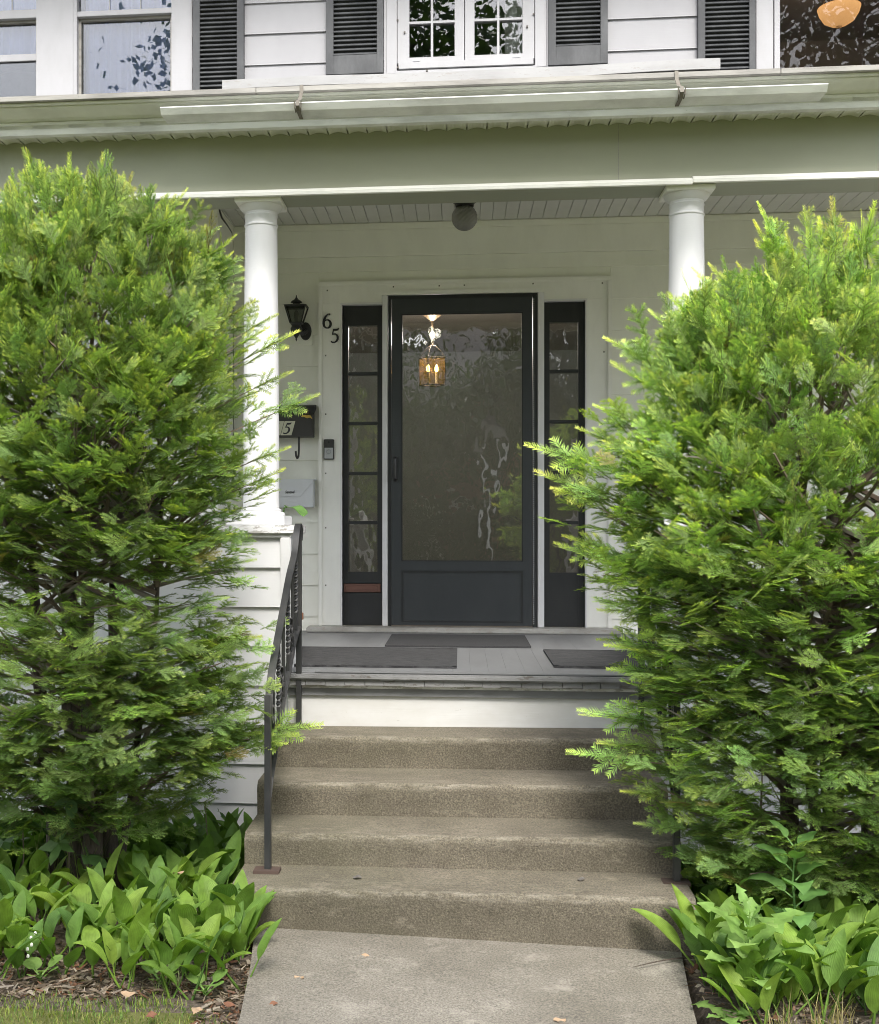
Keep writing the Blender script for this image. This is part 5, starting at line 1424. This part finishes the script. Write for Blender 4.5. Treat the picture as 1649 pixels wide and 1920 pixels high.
# tufts of long grass
def tuft(px, py, n_, H, label, seed, tint):
    rg = random.Random(seed); b_ = PG(px, py, 0.0); V = []; Cc = []
    for i in range(n_):
        a = rg.uniform(0, 6.28); h = H*rg.uniform(.5, 1); lean = rg.uniform(.1,.55); x0, y0 = b_.x + rg.gauss(0,.03), b_.y + rg.gauss(0,.03)
        d = np.array([math.cos(a), math.sin(a), 0]); sdv = np.array([-d[1], d[0], 0])*.0022
        prev = None
        for k in range(6):
            u = k/5; c_ = np.array([x0, y0, -.015]) + d*(lean*h*u*u) + np.array([0,0,h*u*(1-.25*lean*u)])
            w = sdv*(1-.9*u)
            if prev is not None:
                V += [prev[0]-prev[1], prev[0]+prev[1], c_+w, c_-w]; Cc += [tint]*4
            prev = (c_, w)
    V = np.array(V); o = np_mesh('grass_tuft', V, np.arange(len(V)).reshape(-1,4), np.array(Cc)*rgn.uniform(.7,1.3,(len(V)//4,1)).repeat(4,0), 'grass_blade', None, (b_.x, b_.y, -.015))
    stuff(tag(o, label, 'grass')); return o
tuft(165, 1700, 26, .42, 'tuft of long thin grass standing among the lilies by the trunks', 1, (.16,.22,.06))
tuft(95, 1690, 18, .50, 'tall wispy grass tuft with pale stalks among the lilies', 2, (.22,.24,.10))
tuft(330, 1760, 14, .30, 'short green grass tuft in the middle of the lily bed', 3, (.12,.20,.05))
tuft(1420, 1780, 10, .36, 'thin grass tuft rising between the lilies and the leafy weed', 4, (.20,.24,.10))
tuft(1560, 1925, 40, .13, 'tuft of dry yellow grass in front of the lilies', 5, (.30,.26,.11))
tuft(1470, 1930, 26, .11, 'short dry grass tuft next to the sow thistle', 6, (.26,.24,.10))
tuft(315, 1850, 16, .10, 'small sprout of weedy grass on the bare soil', 7, (.22,.27,.10))
# small clover-like seedlings at the edge of the bed
def roundw(W): return lambda u: W*math.sqrt(max(0, 1-(2*u-1)**2)) + .002
RD = strip_leaf('round_leaf', .045, roundw(.04), 8, .1, .5, 0, .03, 'weed_leaf', 2, 0, .5, 3)
for px, py, lab in ((75,1840,'low seedling with round bright leaves at the lawn edge'), (300,1848,'tiny round-leaved seedling on the bare soil strip'), (385,1868,'single broad seedling lying at the end of the bed')):
    b_ = PG(px, py, -.015); root = empty('seedling', b_, lab, 'seedling')
    for i in range(6): place('leaf', RD, root, (0,0,.004*i), i*2.3, .3+.1*(i % 3), 1.0+.25*(i % 2))

# ---------------------------------------------------------------- lawn, litter
rgg = np.random.default_rng(5)
def blades(n_, xr, yr, hr, cols, keep):
    V = []; Cc = []
    x = rgg.uniform(*xr, n_); y = rgg.uniform(*yr, n_)
    for a, b_ in zip(x, y):
        if not keep(a, b_): continue
        h = rgg.uniform(*hr); t = rgg.uniform(0, 6.28); ln = rgg.uniform(.1, .9)*h; d = np.array([math.cos(t)*ln, math.sin(t)*ln, 0]); w = np.array([-math.sin(t), math.cos(t), 0])*.0016
        o = np.array([a, b_, ground_z(a, b_)-.003]); m1 = o + d*.35 + np.array([0,0,h*.6]); tp = o + d + np.array([0,0,h])
        V += [o-w, o+w, m1+w*.8, m1-w*.8, m1-w*.8, m1+w*.8, tp+w*.1, tp-w*.1]; c_ = cols[rgg.integers(len(cols))]*rgg.uniform(.75,1.25); Cc += [c_]*8
    V = np.array(V); return V, np.array(Cc)
LC = [np.array(c_) for c_ in ((.19,.24,.035),(.13,.22,.04),(.22,.28,.05),(.11,.19,.04),(.27,.27,.08))]
XE = PX(330, 3.42)
edge = lambda x: 3.60 + .035*math.sin(x*7+1) + .02*math.sin(x*19)
V, Cc = blades(34000, (-2.2, path_left(3)-.03), (2.2, 3.66), (.008,.035), LC, lambda x, y: y < edge(x) - .25*max(0, (x-XE+.3)/.55)**2 - rgg.uniform(0,.05))
stuff(tag(np_mesh('lawn_grass', V, np.arange(len(V)).reshape(-1,4), Cc, 'grass_blade', None, (-1.8, 3.0, -.02)), 'short mossy yellow-green lawn grass beside the path', 'grass'))
V, Cc = blades(9000, (pr0+.06, 2.0), (2.2, 3.5), (.010,.045), LC, lambda x, y: y < 3.42 - rgg.uniform(0,.05))
stuff(tag(np_mesh('lawn_grass', V, np.arange(len(V)).reshape(-1,4), Cc, 'grass_blade', None, (1, 3.0, -.02)), 'rough lawn grass at the edge of the bushy yew bed', 'grass'))
# mulch and dead stalks on the soil
V = []; Cc = []
MC = [np.array(c_) for c_ in ((.22,.17,.125),(.14,.10,.07),(.30,.24,.18),(.20,.10,.06),(.10,.075,.055),(.34,.29,.23))]
for i in range(17000):
    if rgg.random() < .72: a, b_ = rgg.uniform(-2.2, path_left(3)+.05), (rgg.uniform(3.1, 3.85) if rgg.random() < .75 else rgg.uniform(3.8, 4.4))
    else: a, b_ = rgg.uniform(pr0-.03, 2.0), rgg.uniform(3.1, 4.3)
    if a < XE + .05 and b_ < edge(a) - .03: continue
    if a > path_left(b_) + .02 and a < 0: continue
    t = rgg.uniform(0, 6.28); ln = rgg.uniform(.008,.045); w = rgg.uniform(.0008,.004) if rgg.random() < .8 else .008
    o = np.array([a, b_, ground_z(a, b_) + rgg.uniform(.004,.022)]); d = np.array([math.cos(t)*ln, math.sin(t)*ln, rgg.uniform(-.006,.010)]); wv = np.array([-math.sin(t)*w, math.cos(t)*w, rgg.uniform(-.002,.003)])
    V += [o-wv, o+wv, o+d+wv*.6, o+d-wv*.6]; Cc += [MC[rgg.integers(len(MC))]*rgg.uniform(.7,1.2)]*4
V = np.array(V)
stuff(tag(np_mesh('mulch_litter', V, np.arange(len(V)).reshape(-1,4), np.array(Cc), 'grass_blade', None, (-1.5, 3.6, 0)), 'brown mulch of dead stalks and leaf bits on the soil', 'mulch'))

def dry_leaf(px, py, z, s, mname, label, rz):
    b_ = PG(px, py, z); w = s*.38
    v = []; f = []
    for i in range(7):
        u = i/6; ww = w*math.sin(math.pi*(u*.92+.04)); cz = .003*math.sin(math.pi*u*2+px)
        for q in (-1, 0, 1): v.append(((u-.5)*s, q*ww, .003 + cz + abs(q)*.003 + (.003 if q > 0 else 0)))
    for i in range(6):
        for q in range(2): f.append((i*3+q, i*3+q+1, i*3+q+4, i*3+q+3))
    me = bpy.data.meshes.new('dry_leaf'); me.from_pydata(v, [], f); me.materials.append(M[mname]); me.polygons.foreach_set('use_smooth', [True]*12)
    o = link('dry_leaf', me, None, (b_.x, b_.y, z)); o.rotation_euler = (0, 0, rz); tag(o, label, 'leaf', 'dry leaves on the ground'); return o
zp = lambda py: .006 - .010*(4.2 - PG(800, py, 0).y)
dry_leaf(682, 1797, zp(1797), .038, 'dry_leaf_pale', 'single pale curled leaf on the path below the bottom step', .2)
dry_leaf(561, 1838, zp(1838)+.006, .032, 'dry_leaf_pale', 'small tan leaf on the path near the lily bed', -.2)
dry_leaf(513, 1887, zp(1887)+.008, .030, 'dry_leaf_rust', 'rust coloured leaf fragment on the path near the lawn', .6)
dry_leaf(1050, 1918, zp(1918)-.012, .036, 'dry_leaf_pale', 'tan leaf lying alone further out on the path', .1)
dry_leaf(670, 1648, TZ[0]+.001, .030, 'nail', 'dark damp leaf stuck on the lowest step', 0)
dry_leaf(1090, 1652, TZ[0]+.003, .026, 'nail', 'dark leaf on the lowest step towards the bushy yew', .3)
for i, (px, py, mn, lab) in enumerate(((240,1868,'dry_leaf_pale','pale dry leaf on the soil strip beside the lawn'), (370,1898,'dry_leaf_pale','long tan dead leaf at the corner of lawn and soil'), (430,1888,'dry_leaf_rust','reddish dead leaf where the soil meets the path'), (335,1640,'dry_leaf_pale','dead pinkish leaf caught upright among the lilies'), (285,1908,'dry_leaf_rust','rusty dead leaf lying on the mossy lawn'))):
    dry_leaf(px, py, .012 if i != 3 else .19, .045, mn, lab, i*1.3)
tag(MB().tube([PG(1290, 1795, -.004), PG(1250, 1800, 0.0), PG(1215, 1807, .002), PG(1187, 1814, .002)], [.003,.0025,.002,.0012], 5).build('twig', 'bark'), 'thin dark twig lying on the path at the foot of the steps', 'twig')

# --- plant pot on the porch behind the half wall, one big leaf showing
pp = Vector((PX(520, 5.85), 5.85, FLOOR))
pot = empty('potted_plant', pp, 'potted plant with a big round leaf peeping past the column base', 'potted plant')
MB().lathe([(.09, FLOOR+.002), (.12, FLOOR+.18), (.13, FLOOR+.18), (.13, FLOOR+.21), (.115, FLOOR+.21), (.11, FLOOR+.17)], pp.x, pp.y, 20).build('pot', 'terracotta', pot, smooth=True)
PL = strip_leaf('pot_leaf', .17, roundw(.13), 12, .2, 1.1, 0, .02, 'broad_leaf', 3, .08, .6, 2)
tl_ = P(533, 952, 5.80)
MB().tube([pp + Vector((0,0,.17)), pp + Vector((0,0,.4)), tl_], [.006,.005,.004], 6).build('stem', 'broad_leaf', pot)
place('leaf', PL, pot, tl_ - pp, -.6, .9, .75)
for a in (1.5, 2.6, 3.8): place('leaf', PL, pot, (0, 0, .3+.04*a), a, .4, 1)

# ================================================================ across the street (seen only in the window glass)
def street_tree(x, y, H, r_, n_, label, seed, low=.3, ls=1.0):
    rg = random.Random(seed); rn = np.random.default_rng(seed)
    root = empty('street_tree', (x, y, -.09), label, 'tree', 'trees across the street')
    tp = MB().tube([(x, y, -.1), (x+.1, y, H*.25), (x-.1, y+.1, H*.55), (x, y, H*.9)], [.26,.20,.13,.03], 9)
    cl = []
    for i in range(26):
        th = rg.uniform(0, 6.28); z = H*rg.uniform(low, 1.0); rr = r_*math.sin(math.pi*min(.97, max(.08, (z/H-low+.06)/(1.1-low))))**.6*rg.uniform(.45, 1)
        e = Vector((x+rr*math.cos(th), y+rr*math.sin(th), z)); s = Vector((x, y, max(H*.2, z-rr*.7)))
        tp.tube([s, s.lerp(e, .5)+Vector((0,0,.15)), e], [.06,.035,.01], 5); cl.append(e); cl.append(s.lerp(e, .65))
    tp.build('trunk', 'bark', root, smooth=True)
    ce = np.array([tuple(c_) for c_ in cl]); idx = rn.integers(0, len(ce), n_)
    p_ = ce[idx] + rn.normal(0, r_*.17, (n_, 3))
    a = rn.normal(0, 1, (n_, 3)); a /= np.linalg.norm(a, axis=1)[:, None]; b_ = np.cross(a, rn.normal(0, 1, (n_, 3))); b_ /= np.linalg.norm(b_, axis=1)[:, None]
    s = rn.uniform(.10,.19, (n_, 1))*ls; a = a*s; b_ = b_*s*.7
    V = np.stack([p_-a, p_+b_, p_+a, p_-b_], 1).reshape(-1, 3)
    np_mesh('crown', V, np.arange(len(V)).reshape(-1, 4), np.full((len(V), 3), .1), 'street_leaf', root, (x, y, H*.5))
street_tree(-1.75, -5.6, 10.5, 3.7, 11000, 'spreading maple standing across the lawn towards the road', 3, .45, .5)
street_tree(4.4, -21, 13, 5.0, 15000, 'tall leafy street tree opposite the front door', 5, .18)
street_tree(-2.4, -23, 12, 4.8, 15000, 'dense dark street tree beside the brick house opposite', 6, .15)
street_tree(10.7, -19, 19, 6.5, 22000, 'unseen round street tree made tall to block sky reflected in the picture window', 7, .2)  # unseen tree, shaped tall to block the sky reflection in that pane
street_tree(-12, -21, 12, 5.0, 5000, 'wide street tree at the far end of the road', 8, .2)
street_tree(8.8, -6.0, 9.0, 2.4, 6000, 'young maple near the end of the front path', 9, .4, .5)
hd = empty('hedge', (-2, -19.3, -.09), 'unseen long hedge added to fill sky gaps in the door glass reflection', 'hedge')  # added unseen to close sky gaps in the door's reflection
hv = rgg.uniform((-14, -20.0, 0), (12, -18.6, 2.1), (16000, 3)); hv[:, 2] += .25*np.sin(hv[:, 0]*1.3)*(hv[:, 2]/2)
ha = rgg.normal(0, 1, hv.shape); ha /= np.linalg.norm(ha, axis=1)[:, None]; hb_ = np.cross(ha, rgg.normal(0, 1, hv.shape)); hb_ /= np.linalg.norm(hb_, axis=1)[:, None]
V = np.stack([hv-ha*.10, hv+hb_*.07, hv+ha*.10, hv-hb_*.07], 1).reshape(-1, 3)
np_mesh('foliage', V, np.arange(len(V)).reshape(-1, 4), np.full((len(V), 3), .1), 'street_leaf', hd, (-2, -19.3, 0))
for i in range(24):
    x = -13.5 + i*1.08; MB().tube([(x, -19.3, -.1), (x+.1, -19.3, .9), (x-.05, -19.25, 1.8)], [.05,.035,.01], 5).build('stem', 'bark', hd)
lp = Vector((PX(915, 20.5), -6.0, -.06))
lpo = empty('reflection_post', lp, 'made-up white post with low rail, added for its reflection in the door glass', 'reflection post')  # invented post, added to make a white streak in the door glass
MB().box(lp.x-.04, lp.x+.04, -6.04, -5.96, -.1, 2.7).build('post', 'white_paint', lpo, bevel=.006)
MB().box(lp.x-1.15, lp.x-.056, -6.02, -5.98, .42, .50).build('low_rail', 'white_paint', lpo, bevel=.004)
MB().prism_y([(lp.x-.11, 2.75), (lp.x+.11, 2.75), (lp.x+.14, 3.1), (lp.x-.14, 3.1)], -6.12, -5.88).build('lantern', 'globe_glass', lpo)
MB().prism_y([(lp.x-.17, 3.1), (lp.x+.17, 3.1), (lp.x, 3.28)], -6.15, -5.85).build('cap', 'iron_black', lpo)
oh = empty('brick_house', (-1.5, -31, -.09), 'brick house with white trim across the street', 'house')
MB().box(-7, 4, -36, -28, -.1, 5.6).build('wall', 'brick_far', oh)
MB().prism_x([(-37, 5.6), (-27, 5.6), (-32, 9)], -7.6, 4.6).build('roof', 'roof_shingle', oh)
for x in (-5.5, -2.9, .3, 2.6):
    for z in (.9, 3.6):
        w = rect_frame(MB(), x-.6, x+.6, z, z+1.5, .1, -27.99, -27.93).build('window', 'white_paint', oh); MB().box(x-.5, x+.5, -27.99, -27.97, z+.1, z+1.4).build('pane', 'tree_window', w)
MB().box(-1.7, -.7, -27.99, -27.92, 0, 2.2).build('door', 'white_paint', oh)

# ---- count triangles
TRI = sum(sum(len(p_.vertices)-2 for p_ in me.polygons)*1 if len(me.polygons) < 20000 else len(me.polygons)*2 for me in bpy.data.meshes)
open('/tmp/tri.txt','w').write(str((TRI, len(bpy.data.objects)))) if False else print('TRIANGLES', TRI, 'OBJECTS', len(bpy.data.objects))
